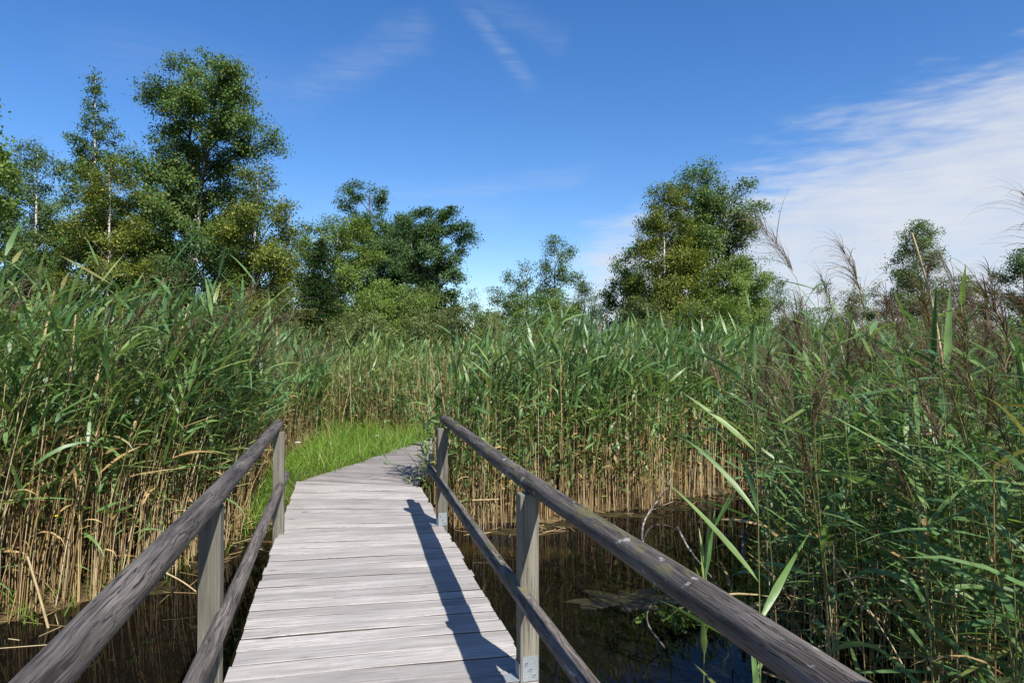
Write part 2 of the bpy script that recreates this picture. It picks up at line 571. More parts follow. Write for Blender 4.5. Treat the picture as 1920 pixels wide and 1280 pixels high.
def ground_z(x, y):
    x = np.asarray(x, float)
    y = np.asarray(y, float)
    le = np.interp(y, *LEFT_EDGE)
    re = np.interp(x, *RIGHT_EDGE)
    inside = np.minimum.reduce([x - le, re - y, 16.0 - x, y + 12.0])      # > 0 in open water
    z = -0.43 - 0.75 * sstep(inside, -0.15, 0.8)
    meadow = sstep(y, 8.9, 10.2) * sstep(x, -4.4, -3.3) * (1 - sstep(x, -0.6, 0.4))
    far = sstep(y, 13.0, 20.0)
    z = z + (-0.13 - z) * np.maximum(meadow, far)
    z = z + 0.02 * np.sin(x * 3.1 + y) * np.cos(y * 2.7 - x)
    return z


xs = np.concatenate([[-900, -300, -120, -60, -35], np.arange(-22, 22.01, 0.35), [35, 60, 120, 300, 900]])
ys = np.concatenate([[-300, -80, -30, -18], np.arange(-13, 26.01, 0.35), [35, 50, 80, 130, 260, 600, 1600]])
X, Y = np.meshgrid(xs, ys)
V = np.stack([X, Y, ground_z(X, Y)], -1).reshape(-1, 3)
idx = np.arange(len(V)).reshape(X.shape)
F = np.stack([idx[:-1, :-1], idx[:-1, 1:], idx[1:, 1:], idx[1:, :-1]], -1).reshape(-1, 4)
tag(link('ground', Geo().add(V, F, 0.5).mesh('ground', [M_GROUND])), 'marshy ground under reeds, meadow and trees', None, None, 'structure')
Vw = np.array([(-22, -13, WATER_Z), (22, -13, WATER_Z), (22, 15, WATER_Z), (-22, 15, WATER_Z)], float)
tag(link('water', Geo().add(Vw, [(0, 1, 2, 3)], 0.5).mesh('water', [M_WATER])), 'dark brown still bog water around the footbridge', None, None, 'structure')

# ------------------------------------------------------------------ footbridge
rng = np.random.default_rng(7)
AL, AR = -0.551, 0.948
fb = thing('footbridge', 'weathered timber footbridge with grey planks and round handrails', 'footbridge', (0, 0, 0), TH)


def phi(t):
    return np.interp(t, [4.0, 5.5, 6.6, 7.5, 9.0], [R(2), R(4), R(7.5), R(13), R(24)])


def slab(A, B, Cc, D, z0, z1):
    """a plank between four plan corners, subdivided along its length and slightly warped"""
    K = 9
    s = np.linspace(0, 1, K)
    P0 = A[None] + (B - A)[None] * s[:, None]
    P1 = D[None] + (Cc - D)[None] * s[:, None]
    bow = 0.003 * np.sin(s * PI * rng.uniform(0.8, 2.2) + rng.uniform(0, 6))
    r = 0.0035
    d = (P1 - P0) / np.linalg.norm(P1 - P0, axis=1, keepdims=True)
    rings = []
    for k in range(K):
        zt = z1 + bow[k]
        rings.append([np.append(P0[k], z0), np.append(P0[k], zt - r), np.append(P0[k] + d[k] * r, zt),
                      np.append(P1[k] - d[k] * r, zt), np.append(P1[k], zt - r), np.append(P1[k], z0)])
    Vv = np.array(rings)
    idx = np.arange(K * 6).reshape(K, 6)
    a, b = idx[:-1], idx[1:]
    Fq = np.stack([a, b, np.roll(b, -1, 1), np.roll(a, -1, 1)], -1).reshape(-1, 4)
    caps = []
    for e in (idx[0], idx[-1][::-1]):
        caps += [(e[0], e[1], e[4], e[5]), (e[1], e[2], e[3], e[4])]
    # top and bevels weathered pale, sawn sides and underside coloured dark so gaps read dark
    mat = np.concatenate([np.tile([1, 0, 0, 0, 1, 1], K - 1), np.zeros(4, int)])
    return Vv.reshape(-1, 3), np.concatenate([Fq, np.array(caps)]), mat


tt = -1.6
while tt < 8.9:
    pw = rng.choice([0.143, 0.165, 0.170, 0.175])
    g = rng.uniform(0.008, 0.015)
    f0, f1 = math.tan(phi(tt)), math.tan(phi(tt + pw))
    pt = lambda a, t, f: np.array([a, t - (a - 0.207) * f])
    e0, e1 = rng.uniform(-0.012, 0.012, 2)
    Vp, Fp, Mp = slab(pt(AL + e0, tt + g / 2, f0), pt(AR + e1, tt + g / 2, f0), pt(AR + e1, tt + pw - g / 2, f1), pt(AL + e0, tt + pw - g / 2, f1),
                  -0.048, rng.uniform(-0.003, 0.003))
    org = np.array([0.207, tt + pw / 2, 0.0])
    pg = Geo().add(Vp, Fp, 0.5, Mp)
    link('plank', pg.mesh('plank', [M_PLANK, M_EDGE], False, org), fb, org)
    tt += pw
for a in (-0.36, 0.21, 0.77):
    V, F = box_vf((-0.05, -1.6, -0.20), (0.05, 8.7, -0.052))
    link('beam', Geo().add(V, F, 0.5).mesh('beam', [M_BEAM], False), fb, (a, 0, 0))


def log_mesh(name, L, r, seed, mat, n_ax=170, n_c=22, flat=False, knotn=9):
    """a round pole along local X with lumps, whittled knots and rounded ends"""
    q = np.random.default_rng(seed)
    s = np.linspace(0, 1, n_ax)
    x = s * L
    prof = np.ones(n_ax)
    e = 0.02
    prof *= np.sqrt(np.clip(1 - np.clip((e - x) / e, 0, 1) ** 2, 0.03, 1)) * np.sqrt(np.clip(1 - np.clip((x - (L - e)) / e, 0, 1) ** 2, 0.03, 1))
    ph = np.arange(n_c) * 2 * PI / n_c
    rad = r * (1 + 0.03 * np.sin(x * 1.7 + q.uniform(0, 6)) + 0.02 * np.sin(x * 4.3 + q.uniform(0, 6)))[:, None] * np.ones(n_c)[None]
    rad *= 1 + 0.03 * np.sin(ph[None] * 2 + x[:, None] * 0.5) + 0.015 * np.sin(ph[None] * 3 + x[:, None] * 2 + 1)
    for k in range(knotn):
        xc, pc, hgt, sg = q.uniform(0.1, L - 0.1), q.uniform(0, 2 * PI), q.uniform(-0.05, 0.13), q.uniform(0.025, 0.06)
        dp = (ph - pc + PI) % (2 * PI) - PI
        rad += r * hgt * np.exp(-((x[:, None] - xc) / sg) ** 2 - (dp[None] * 1.4) ** 2)
    rad *= prof[:, None]
    rad[0] = rad[-1] = 0.0002
    cy = 0.010 * np.sin(x * 0.9 + q.uniform(0, 6)) - 0.010 * np.sin(q.uniform(0, 6))
    cz = 0.006 * np.sin(x * 1.1 + q.uniform(0, 6))
    Vv = np.stack([np.broadcast_to(x[:, None], rad.shape), cy[:, None] + rad * np.cos(ph), cz[:, None] + rad * np.sin(ph)], -1)
    idx = np.arange(n_ax * n_c).reshape(n_ax, n_c)
    a, b = idx[:-1], idx[1:]
    Fq = np.stack([a, np.roll(a, -1, 1), np.roll(b, -1, 1), b], -1).reshape(-1, 4)
    return Geo().add(Vv.reshape(-1, 3), Fq, 0.5).mesh(name, [mat], True)


def rail(name, a, h, r, t0, t1, seed, label=None, da=0.0, dh=0.0):
    o = link(name, log_mesh(name, t1 - t0, r, seed, M_RAIL if a > 0 else M_RAIL_DRY), fb)
    o.location = (a, t0, h)
    v = Vector((da, t1 - t0, dh)).normalized()
    o.rotation_euler = v.to_track_quat('X', 'Z').to_euler()
    if label:
        o['label'] = label
    return o


rail('handrail', 0.885, 0.958, 0.046, -0.7, 7.05, 21, 'right round handrail with mossy yellow green patches', 0.112)
rail('handrail', -0.566, 0.958, 0.047, -0.9, 7.0, 22, 'left round handrail with deep wavy grain')
rail('lower_rail', 0.845, 0.42, 0.040, -0.7, 7.35, 23, None, 0.055)
rail('lower_rail', -0.508, 0.43, 0.037, -0.9, 7.3, 24)


def post(a, t, h, bracket):
    V, F = box_vf((-1.1, -0.048, -0.048), (h, 0.048, 0.048))
    V[:, 1:] += rng.uniform(-0.002, 0.002, V[:, 1:].shape)
    o = bevel(link('post', Geo().add(V, F, 0.5).mesh('post', [M_POST], False), fb, (a, t, 0)), 0.005)
    o.rotation_euler = (0, R(-90), 0)         # local X runs up the post, along the grain
    if bracket:
        g = Geo()
        g.add(*box_vf((0.0, -0.040, -0.0535), (0.115, 0.040, -0.0490)), 0.5)         # placed below in post axes
        b = Geo()
        # plate on the face towards the camera, plate on the inner face, flange on the deck
        b.add(*box_vf((0.004, -0.0525, -0.040), (0.125, -0.0495, 0.040)), 0.5)
        b.add(*box_vf((0.004, -0.040, 0.0495), (0.085, 0.040, 0.0525)), 0.5)
        b.add(*box_vf((0.0045, -0.040, 0.0525), (0.0085, 0.040, 0.125)), 0.5)
        for bx, bz in ((0.03, -0.02), (0.09, 0.02), (0.06, 0.0)):
            ang = np.linspace(0, 2 * PI, 9)[:-1]
            P = np.array([[(bx, -0.0525, bz), (bx, -0.0575, bz)]])
            b.add(*tubes(P, np.full((1, 2), 0.007), 8)[:2], 0.5)
        br = link('bracket', b.mesh('bracket', [M_ZINC], False), o)
    return o


for t, ar, al_ in ((0.05, 0.89, -0.585), (3.38, 0.912, -0.572), (6.60, 0.938, -0.545)):
    post(ar, t, 0.915, True)
    post(al_, t + 0.04, 0.915, False)

# ------------------------------------------------------------------ boardwalk beyond the bridge
bw = thing('boardwalk', 'brown grey plank boardwalk bending right through grass beyond the footbridge', 'boardwalk', (-2.0, 8.9, 0))
hd = R(13.4)
fw = np.array([math.sin(hd), math.cos(hd)])
sd = np.array([math.cos(hd), -math.sin(hd)])
s = 0.02
o0 = np.array([-2.735, 8.93])
while s < 9.6:
    pw = rng.choice([0.14, 0.155, 0.165])
    e0, e1 = rng.uniform(-0.03, 0.03, 2)
    c0 = o0 + fw * (s + 0.004)
    c1 = o0 + fw * (s + pw - 0.004)
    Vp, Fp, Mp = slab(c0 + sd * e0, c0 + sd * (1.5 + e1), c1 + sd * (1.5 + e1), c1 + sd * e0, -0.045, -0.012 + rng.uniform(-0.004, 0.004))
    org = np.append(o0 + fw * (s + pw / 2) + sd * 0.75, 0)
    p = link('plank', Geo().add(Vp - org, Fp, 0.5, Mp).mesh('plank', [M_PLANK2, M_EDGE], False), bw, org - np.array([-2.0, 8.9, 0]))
    # turn the mesh into plank axes so that the grain runs along the board
    p.rotation_euler = (0, 0, -hd)
    co = np.empty(len(p.data.vertices) * 3, np.float32)
    p.data.vertices.foreach_get('co', co)
    co = co.reshape(-1, 3)
    xr = co[:, 0] * math.cos(hd) - co[:, 1] * math.sin(hd)
    yr = co[:, 0] * math.sin(hd) + co[:, 1] * math.cos(hd)
    p.data.vertices.foreach_set('co', np.stack([xr, yr, co[:, 2]], -1).astype(np.float32).ravel())
    s += pw
for k in (0.25, 1.2):
    P = np.stack([np.append(o0 + fw * q + sd * k, -0.115) for q in np.linspace(0, 9.5, 6)])[None]
    V, F, _ = tubes(P, np.full((1, 6), 0.065), 4)
    link('beam', Geo().add(V, F, 0.5).mesh('beam', [M_BEAM], False, (-2.0, 8.9, 0)), bw)


# ------------------------------------------------------------------ trees
def tree(name, label, cat, u, ytop, z, prof, mat, bark=None, leaves=12000, leaf=0.085, nb=60, trunks=1, trunk_r=0.13, seed=1, cb=0.12,
         group=None, up=0.75, droop=0.5, jit=0.16, lean=0.0, spread=0.5, shape=0.55, density_top=1.0, base_z=-0.13):
    """prof: list of (height fraction, radius to photo left, radius to photo right) in metres"""
    q = np.random.default_rng(seed)
    leaves = int(leaves * 3.5)
    leaf *= 0.98
    x0 = (u - 960) * z / F_PX
    H = CAM_H + (668 - ytop) * z / F_PX - base_z
    root = thing(name, label, cat, (x0, z, base_z), 0, group)
    pf = np.array(prof)
    wood = Geo()
    TP, TA = [], []
    tk = 14
    for k in range(trunks):
        Hk = H * (1 if k == 0 else q.uniform(0.72, 0.95))
        a = q.uniform(0, 2 * PI)
        b0 = np.array([math.cos(a), math.sin(a), 0]) * (0.12 + 0.15 * k if trunks > 1 else 0)
        ld = np.array([math.cos(a), math.sin(a), 0]) * (spread * k / max(1, trunks - 1) if trunks > 1 else 0)
        s = np.linspace(0, 1, tk)
        wob = np.cumsum(q.normal(0, 0.012 * H / tk * 4, (tk, 3)), 0) * [1, 1, 0]
        P = b0 + ld * (s ** 1.2)[:, None] * 2 + wob * s[:, None] + np.array([lean, 0, 0]) * (s ** 1.3)[:, None] + np.array([0, 0, 1.0]) * (s * Hk * 0.985)[:, None]
        rr = trunk_r * (1 - 0.25 * k / max(1, trunks)) * ((1 - s) ** 0.85 * 0.93 + 0.07)
        rr[0] *= 1.35
        V, F, _ = tubes(P[None], rr[None], 9)
        wood.add(V, F, 0.5)
        TP.append(P)
    twP, twL = [], []
    for k in range(trunks):
        P = TP[k]
        Hk = P[-1, 2]
        n_b = nb // trunks
        f = cb + (0.985 - cb) * (np.arange(n_b) + q.uniform(0, 1, n_b)) / n_b
        a = np.arange(n_b) * 2.39996 + q.normal(0, 0.5, n_b)
        base = np.stack([np.interp(f * Hk, P[:, 2], P[:, j]) for j in range(3)], -1)
        fh = base[:, 2] / H
        rl = np.interp(fh, pf[:, 0], pf[:, 1])
        rr = np.interp(fh, pf[:, 0], pf[:, 2])
        mixr = 0.5 + 0.5 * np.cos(a)
        Lb = (rl * (1 - mixr) + rr * mixr) * q.uniform(0.55, 1.12, n_b) + 0.15
        e0 = up * q.uniform(0.6, 1.2, n_b) + 0.35 * fh
        K = 6
        sm = (np.arange(K) + 0.5) / K
        pe = e0[:, None] - (droop * q.uniform(0.4, 1.5, n_b))[:, None] * sm[None] ** 1.2
        aa = a[:, None] + np.cumsum(q.normal(0, 0.14, (n_b, K)), 1)
        seg = np.stack([np.cos(aa) * np.cos(pe), np.sin(aa) * np.cos(pe), np.sin(pe)], -1) * (Lb / K)[:, None, None]
        # keep branches near the very top from shooting past the tip
        B = np.concatenate([np.zeros((n_b, 1, 3)), np.cumsum(seg, 1)], 1) + base[:, None, :]
        top = H * 0.995
        B[..., 2] = np.where(B[..., 2] > top, top - (B[..., 2] - top) * 0.3, B[..., 2])
        br = np.clip(0.018 * Lb, 0.012, 0.06)[:, None] * (1 - 0.8 * np.linspace(0, 1, K + 1))[None]
        V, F, _ = tubes(B, br, 4)
        wood.add(V, F, 0.5, 1)
        # twigs
        nt = np.maximum(3, (Lb * 5.5).astype(int))
        bi = np.repeat(np.arange(n_b), nt)
        ts = q.uniform(0.22, 1.0, len(bi)) ** shape
        ts = np.clip(ts, 0.15, 0.999)
        fi = ts * K
        i0 = np.minimum(fi.astype(int), K - 1)
        fr = fi - i0
        tb = B[bi, i0] * (1 - fr)[:, None] + B[bi, i0 + 1] * fr[:, None]
        ta = a[bi] + q.normal(0, 1.0, len(bi))
        te = q.normal(0.25, 0.5, len(bi))
        tl = Lb[bi] * 0.26 * q.uniform(0.4, 1.3, len(bi)) + 0.18
        K2 = 3
        sm = (np.arange(K2) + 0.5) / K2
        pe = te[:, None] - (droop * 1.1) * sm[None]
        seg = np.stack([np.cos(ta)[:, None] * np.cos(pe), np.sin(ta)[:, None] * np.cos(pe), np.sin(pe)], -1) * (tl / K2)[:, None, None]
        T = np.concatenate([np.zeros((len(bi), 1, 3)), np.cumsum(seg, 1)], 1) + tb[:, None, :]
        V, F, _ = tubes(T, np.full((len(bi), K2 + 1), 0.007) * np.linspace(1, 0.4, K2 + 1)[None], 3)
        wood.add(V, F, 0.5, 1)
        twP.append(T)
        twL.append(tl * q.uniform(0.25, 1.6, len(bi)))
        # leader twig at the top
        twP.append(np.linspace(P[-2], P[-1] + np.array([0, 0, 0.02 * H]), K2 + 1)[None])
        twL.append(np.array([0.6]))
    T = np.concatenate(twP)
    tl = np.concatenate(twL)
    link('trunk', wood.mesh('trunk', [bark or M_BARK, M_GREYWOOD if bark is M_GREYWOOD else M_BARK]), root)
    pick = q.choice(len(T), leaves, p=tl / tl.sum())
    ts = q.uniform(0.1, 1.05, leaves) * (T.shape[1] - 1)
    i0 = np.minimum(ts.astype(int), T.shape[1] - 2)
    fr = ts - i0
    P = T[pick, i0] * (1 - fr)[:, None] + T[pick, i0 + 1] * fr[:, None]
    P += q.normal(0, jit, (leaves, 3)) * [1, 1, 0.8]
    P[:, 2] = np.clip(P[:, 2], 0.05, H * 1.02)
    link('crown', leaf_quads(q, P, leaf, twig_rnd=q.uniform(0, 1, len(T))[pick], axis_h=H * 0.45).mesh('crown', [mat], False), root)
    return root


def leaf_quads(q, P, size, aspect=0.62, twig_rnd=None, hang=0.35, axis_h=None):
    N = len(P)
    s = size * q.uniform(0.65, 1.35, N)
    d = q.normal(0, 1, (N, 3))
    d[:, 2] -= hang
    d /= np.linalg.norm(d, axis=1, keepdims=True)
    r = q.normal(0, 1, (N, 3))
    if axis_h is not None:
        o = P - np.array([0, 0, axis_h])
        o[:, 2] *= 0.6
        o /= np.linalg.norm(o, axis=1, keepdims=True) + 1e-6
        r = r * 0.45 + o + np.array([0, 0, 0.55])
    e = np.cross(d, r)
    e /= np.linalg.norm(e, axis=1, keepdims=True) + 1e-9
    a = P - d * s[:, None] * 0.5
    c = P + d * s[:, None] * 0.5
    m = P + d * s[:, None] * -0.08
    b1 = m + e * (s * aspect * 0.5)[:, None]
    b2 = m - e * (s * aspect * 0.5)[:, None]
    V = np.stack([a, b1, c, b2], 1)
    F = np.arange(N * 4).reshape(N, 4)
    rn = q.uniform(0, 1, N)
    if twig_rnd is not None:
        rn = np.where(rn > 0.88, rn, rn * 0.6 + twig_rnd * 0.35)
    return Geo().add(V.reshape(-1, 3), F, rn)


def spruce(label, u, ytop, z, rad, seed):
    q = np.random.default_rng(seed)
    base_z = -0.13
    H = CAM_H + (668 - ytop) * z / F_PX - base_z
    root = thing('spruce_tree', label, 'tree', ((u - 960) * z / F_PX, z, base_z))
    wood = Geo()
    P = np.stack([np.zeros(10), np.zeros(10), np.linspace(0, H, 10)], -1)
    V, F, _ = tubes(P[None], np.linspace(0.11, 0.01, 10)[None], 8)
    wood.add(V, F, 0.5)
    pts = []
    nb = 190
    f = np.linspace(0.04, 0.98, nb)
    a = np.arange(nb) * 2.39996
    L = rad * (1 - f) ** 0.8 * q.uniform(0.75, 1.15, nb) + 0.05
    s = np.linspace(0, 1, 7)
    hor = np.stack([np.cos(a), np.sin(a)], -1)
    B = np.zeros((nb, 7, 3))
    B[..., :2] = hor[:, None, :] * (L[:, None] * s[None])[..., None]
    B[..., 2] = (f * H)[:, None] + L[:, None] * (0.15 * s - 0.55 * s ** 2 + 0.32 * s ** 3)[None]
    V, F, _ = tubes(B, np.full((nb, 7), 0.012), 3)
    wood.add(V, F, 0.5)
    link('trunk', wood.mesh('trunk', [M_BARK]), root)
    n_l = 15000
    pick = q.choice(nb, n_l, p=(L + 0.1) / (L + 0.1).sum())
    ts = q.uniform(0.1, 1, n_l) * 6
    i0 = np.minimum(ts.astype(int), 5)
    fr = (ts - i0)[:, None]
    P = B[pick, i0] * (1 - fr) + B[pick, i0 + 1] * fr
    side = np.stack([-hor[pick, 1], hor[pick, 0], np.zeros(n_l)], -1)
    P = P + side * (q.normal(0, 0.16, n_l) * (L[pick] * 0.5 + 0.2))[:, None] + q.normal(0, 0.03, (n_l, 3)) - np.array([0, 0, 1]) * np.abs(q.normal(0, 0.07, n_l))[:, None]
    link('crown', leaf_quads(q, P, 0.13, 0.35, None, 0.8).mesh('crown', [M_SPRUCE], False), root)
    return root


BIGP = [(0, 0.3, 0.3), (0.08, 2.6, 2.2), (0.25, 3.5, 2.9), (0.42, 3.7, 2.8), (0.55, 3.3, 2.9), (0.63, 2.6, 3.3), (0.75, 2.1, 3.1), (0.85, 2.5, 2.6), (0.94, 1.5, 1.7), (1, 0.4, 0.4)]
SLIM = [(0, 0.3, 0.3), (0.1, 1.9, 1.7), (0.3, 2.0, 1.8), (0.5, 1.6, 1.5), (0.66, 1.4, 1.4), (0.76, 0.7, 0.8), (0.86, 0.3, 0.4), (0.93, 0.05, 0.1), (1, 0.0, 0.0)]
OVAL = [(0, 0.4, 0.4), (0.12, 1.6, 1.6), (0.35, 2.2, 2.2), (0.6, 2.0, 2.0), (0.8, 1.4, 1.4), (0.93, 0.7, 0.7), (1, 0.2, 0.2)]


def sc(p, k):
    return [(a, b * k, c * k) for a, b, c in p]


# left group
tree('birch_tree', 'tallest birch, dark green rounded crown with white branching trunk, left of centre', 'tree', 345, 112, 30, BIGP, M_BIRCH, M_WBARK,
     46000, 0.10, 100, 2, 0.17, 11, 0.10, spread=0.6, jit=0.17)
tree('birch_tree', 'slim conical birch with thin pointed tip left of the tallest birch', 'tree', 172, 128, 28, SLIM, M_BIRCH, M_WBARK,
     11500, 0.09, 80, 1, 0.11, 12, 0.08, up=0.9, droop=0.4, jit=0.11)
tree('birch_tree', 'golden tinged bushy birch in front of the slim conical birch', 'tree', 200, 300, 26, sc(OVAL, 0.85), M_BIRCHY, M_WBARK,
     12000, 0.08, 50, 1, 0.10, 13, 0.06)
tree('birch_tree', 'feathery pale green birch beside the left edge', 'tree', 58, 262, 30, sc(OVAL, 0.85), M_PALE, M_WBARK,
     15000, 0.085, 60, 1, 0.11, 14, 0.06, droop=1.1)
tree('birch_tree', 'bright green birch cut by the left edge', 'tree', -45, 255, 26, sc(OVAL, 1.0), M_PALE, M_WBARK,
     14000, 0.085, 55, 1, 0.12, 15, 0.06)
tree('maple_tree', 'leafy green bough tip reaching in at the upper left edge', 'tree', -130, 40, 14, sc(OVAL, 0.62), M_LIME, M_BARK,
     9000, 0.10, 46, 1, 0.12, 16, 0.25)
tree('birch_tree', 'yellowing birch with slender white trunk in front of the tallest birch', 'tree', 462, 315, 22,
     [(0, 0.2, 0.2), (0.18, 0.7, 0.9), (0.4, 1.2, 1.35), (0.62, 1.0, 1.5), (0.8, 0.7, 1.1), (0.93, 0.4, 0.5), (1, 0.1, 0.1)], M_BIRCHY, M_WBARK,
     15000, 0.072, 60, 2, 0.085, 17, 0.24, spread=0.35, lean=0.45)
tree('leafy_tree', 'dark leafy tree filling behind the tallest birch at its left foot', 'tree', 265, 330, 36, sc(OVAL, 1.35), M_DARKT, M_BARK,
     16000, 0.11, 50, 1, 0.14, 18, 0.05)
tree('leafy_tree', 'dark tree in the shade between tallest birch and yellowing birch', 'tree', 410, 420, 27, sc(OVAL, 0.95), M_DARKT, M_BARK,
     11000, 0.09, 46, 1, 0.11, 19, 0.05)
tree('leafy_tree', 'low dark tree behind the reeds under the feathery pale birch', 'tree', 90, 410, 32, sc(OVAL, 1.1), M_DARKT, M_BARK,
     10000, 0.10, 44, 1, 0.11, 20, 0.05)
# centre group
tree('birch_tree', 'rounded lime green birch behind the dark spruce', 'tree', 628, 412, 34, [(0, .4, .4), (0.1, 2.1, 2.1), (0.4, 2.3, 2.3), (0.7, 1.9, 2.0), (0.88, 1.4, 1.5), (1, 0.4, 0.4)], M_LIME, M_WBARK,
     20000, 0.085, 60, 1, 0.11, 31, 0.05, droop=1.0)
tree('willow_tree', 'tall grey green tree with loose double top behind the lime birch', 'tree', 690, 345, 42,
     [(0, .6, .6), (0.15, 2.6, 2.6), (0.45, 2.7, 2.2), (0.7, 2.4, 1.6), (0.85, 2.3, 1.2), (0.95, 0.8, 0.6), (1, 0.2, 0.2)], M_DARKT, M_BARK,
     24000, 0.12, 76, 2, 0.17, 32, 0.05, spread=0.9)
tree('alder_tree', 'dark domed tree with sky showing through its lower right side', 'tree', 828, 398, 38,
     [(0, .3, .3), (0.2, 1.2, 0.9), (0.4, 2.1, 1.7), (0.6, 2.3, 2.1), (0.8, 2.1, 2.0), (0.93, 1.4, 1.3), (1, 0.4, 0.4)], M_DARKT, M_BARK,
     14000, 0.115, 60, 2, 0.15, 33, 0.24, spread=0.8)
tree('alder_tree', 'dark tree filling the gap between domed tree and double topped tree', 'tree', 758, 405, 41, sc(OVAL, 1.3), M_DARKT, M_BARK,
     13000, 0.115, 50, 1, 0.14, 34, 0.08)
spruce('small very dark spruce standing in front of the lime birch', 600, 440, 26, 2.4, 35)
tree('birch_tree', 'pale birch peeking out left of the dark spruce', 'tree', 566, 432, 40, sc(OVAL, 0.55), M_PALE, M_WBARK,
     6000, 0.10, 40, 1, 0.09, 36, 0.06)
tree('willow_shrub', 'light green willow bush right of the dark spruce', 'shrub', 722, 528, 27, sc(OVAL, 0.62), M_LIME, M_BARK, 7000, 0.075, 40, 3, 0.05, 37, 0.05)
tree('willow_shrub', 'green bush below the domed dark tree', 'shrub', 800, 545, 29, sc(OVAL, 0.6), M_OLIVE, M_BARK, 6000, 0.075, 40, 3, 0.05, 38, 0.05)
tree('willow_shrub', 'grey green sparse bush at the right foot of the domed tree', 'shrub', 884, 545, 33, sc(OVAL, 0.42), M_PALE, M_BARK, 2400, 0.08, 34, 3, 0.04, 39, 0.05)
# gap and right group
tree('birch_tree', 'small airy birch with thin crown standing alone against the sky', 'tree', 1040, 447, 36,
     [(0, .2, .2), (0.25, 1.0, 0.9), (0.5, 1.3, 1.2), (0.65, 1.0, 1.4), (0.8, 0.8, 0.9), (0.93, 0.5, 0.4), (1, 0.15, 0.15)], M_BIRCH, M_WBARK,
     4600, 0.09, 46, 1, 0.09, 41, 0.15)
tree('birch_tree', 'low wispy birch left of the small airy birch', 'tree', 988, 490, 37, sc(OVAL, 0.5), M_BIRCH, M_WBARK, 3400, 0.09, 40, 2, 0.07, 42, 0.08)
tree('willow_shrub', 'olive bush in the gap between domed tree and airy birch', 'shrub', 938, 542, 36, sc(OVAL, 0.5), M_OLIVE, M_BARK, 4500, 0.085, 36, 2, 0.05, 43, 0.04)
tree('willow_shrub', 'green bush at the foot of the small airy birch', 'shrub', 1035, 545, 32, sc(OVAL, 0.55), M_LIME, M_BARK, 5000, 0.08, 40, 3, 0.05, 44, 0.04)
tree('spruce_shrub', 'small dark bush between airy birch and the broad right birch', 'shrub', 1098, 530, 38, sc(OVAL, 0.4), M_DARKT, M_BARK, 3500, 0.085, 36, 1, 0.05, 45, 0.04)
RB = [(0, .5, .5), (0.12, 2.6, 2.2), (0.3, 2.8, 2.4), (0.5, 2.5, 2.6), (0.65, 2.2, 2.5), (0.8, 1.7, 1.8), (0.92, 1.0, 1.0), (1, 0.3, 0.3)]
tree('birch_tree', 'broad tall green birch right of the path, highest in the right half', 'tree', 1305, 306, 33, RB, M_BIRCH, M_WBARK,
     30000, 0.095, 100, 2, 0.14, 51, 0.06, spread=0.6, jit=0.17)
tree('birch_tree', 'rusty yellow green birch with white trunk in front of the broad right birch', 'tree', 1250, 345, 28,
     [(0, .3, .3), (0.12, 1.6, 1.7), (0.4, 1.55, 1.7), (0.65, 1.1, 1.4), (0.85, 0.7, 0.9), (1, 0.2, 0.2)], M_BIRCHY, M_WBARK,
     19000, 0.078, 80, 1, 0.09, 52, 0.07, jit=0.16)
tree('alder_tree', 'low spreading green tree left of the broad right birch', 'tree', 1165, 470, 32, [(0, .4, .4), (0.2, 1.3, 1.3), (0.5, 1.35, 1.35), (0.8, 1.0, 0.9), (1, 0.3, 0.3)], M_BIRCH, M_BARK,
     8000, 0.09, 50, 2, 0.09, 53, 0.06, spread=0.5)
tree('birch_tree', 'low green birch at the right foot of the broad right birch', 'tree', 1385, 482, 30, sc(OVAL, 0.62), M_LIME, M_WBARK,
     9000, 0.085, 50, 2, 0.08, 54, 0.05)
tree('willow_shrub', 'grey green loose bush at the far right of the right birch group', 'shrub', 1440, 515, 34, sc(OVAL, 0.5), M_PALE, M_BARK,
     4800, 0.085, 44, 2, 0.06, 55, 0.05)
tree('willow_shrub', 'bush with bare grey twigs right of the birch group', 'shrub', 1500, 560, 38, sc(OVAL, 0.5), M_OLIVE, M_GREYWOOD, 1100, 0.08, 44, 4, 0.04, 56, 0.05, up=1.0)
tree('willow_shrub', 'brownish thin bush behind the tall drooping plumes', 'shrub', 1600, 520, 40, sc(OVAL, 0.6), M_OLIVE, M_GREYWOOD, 3000, 0.09, 44, 4, 0.05, 57, 0.05, up=1.0)
tree('birch_tree', 'slim pale birch rising behind the dark reed thicket', 'tree', 1712, 425, 32,
     [(0, .3, .3), (0.2, 1.3, 1.3), (0.5, 1.35, 1.35), (0.75, 1.05, 1.1), (0.9, 0.8, 0.8), (1, 0.25, 0.25)], M_PALE, M_WBARK,
     9500, 0.085, 60, 1, 0.09, 58, 0.06)
tree('alder_tree', 'dark tree cut by the right edge behind the reeds', 'tree', 1935, 470, 30, sc(OVAL, 0.75), M_DARKT, M_BARK, 8000, 0.09, 44, 1, 0.1, 59, 0.06)
tree('willow_shrub', 'olive bush between slim pale birch and right edge', 'shrub', 1820, 520, 34, sc(OVAL, 0.6), M_OLIVE, M_BARK, 5000, 0.09, 40, 3, 0.05, 60, 0.05)
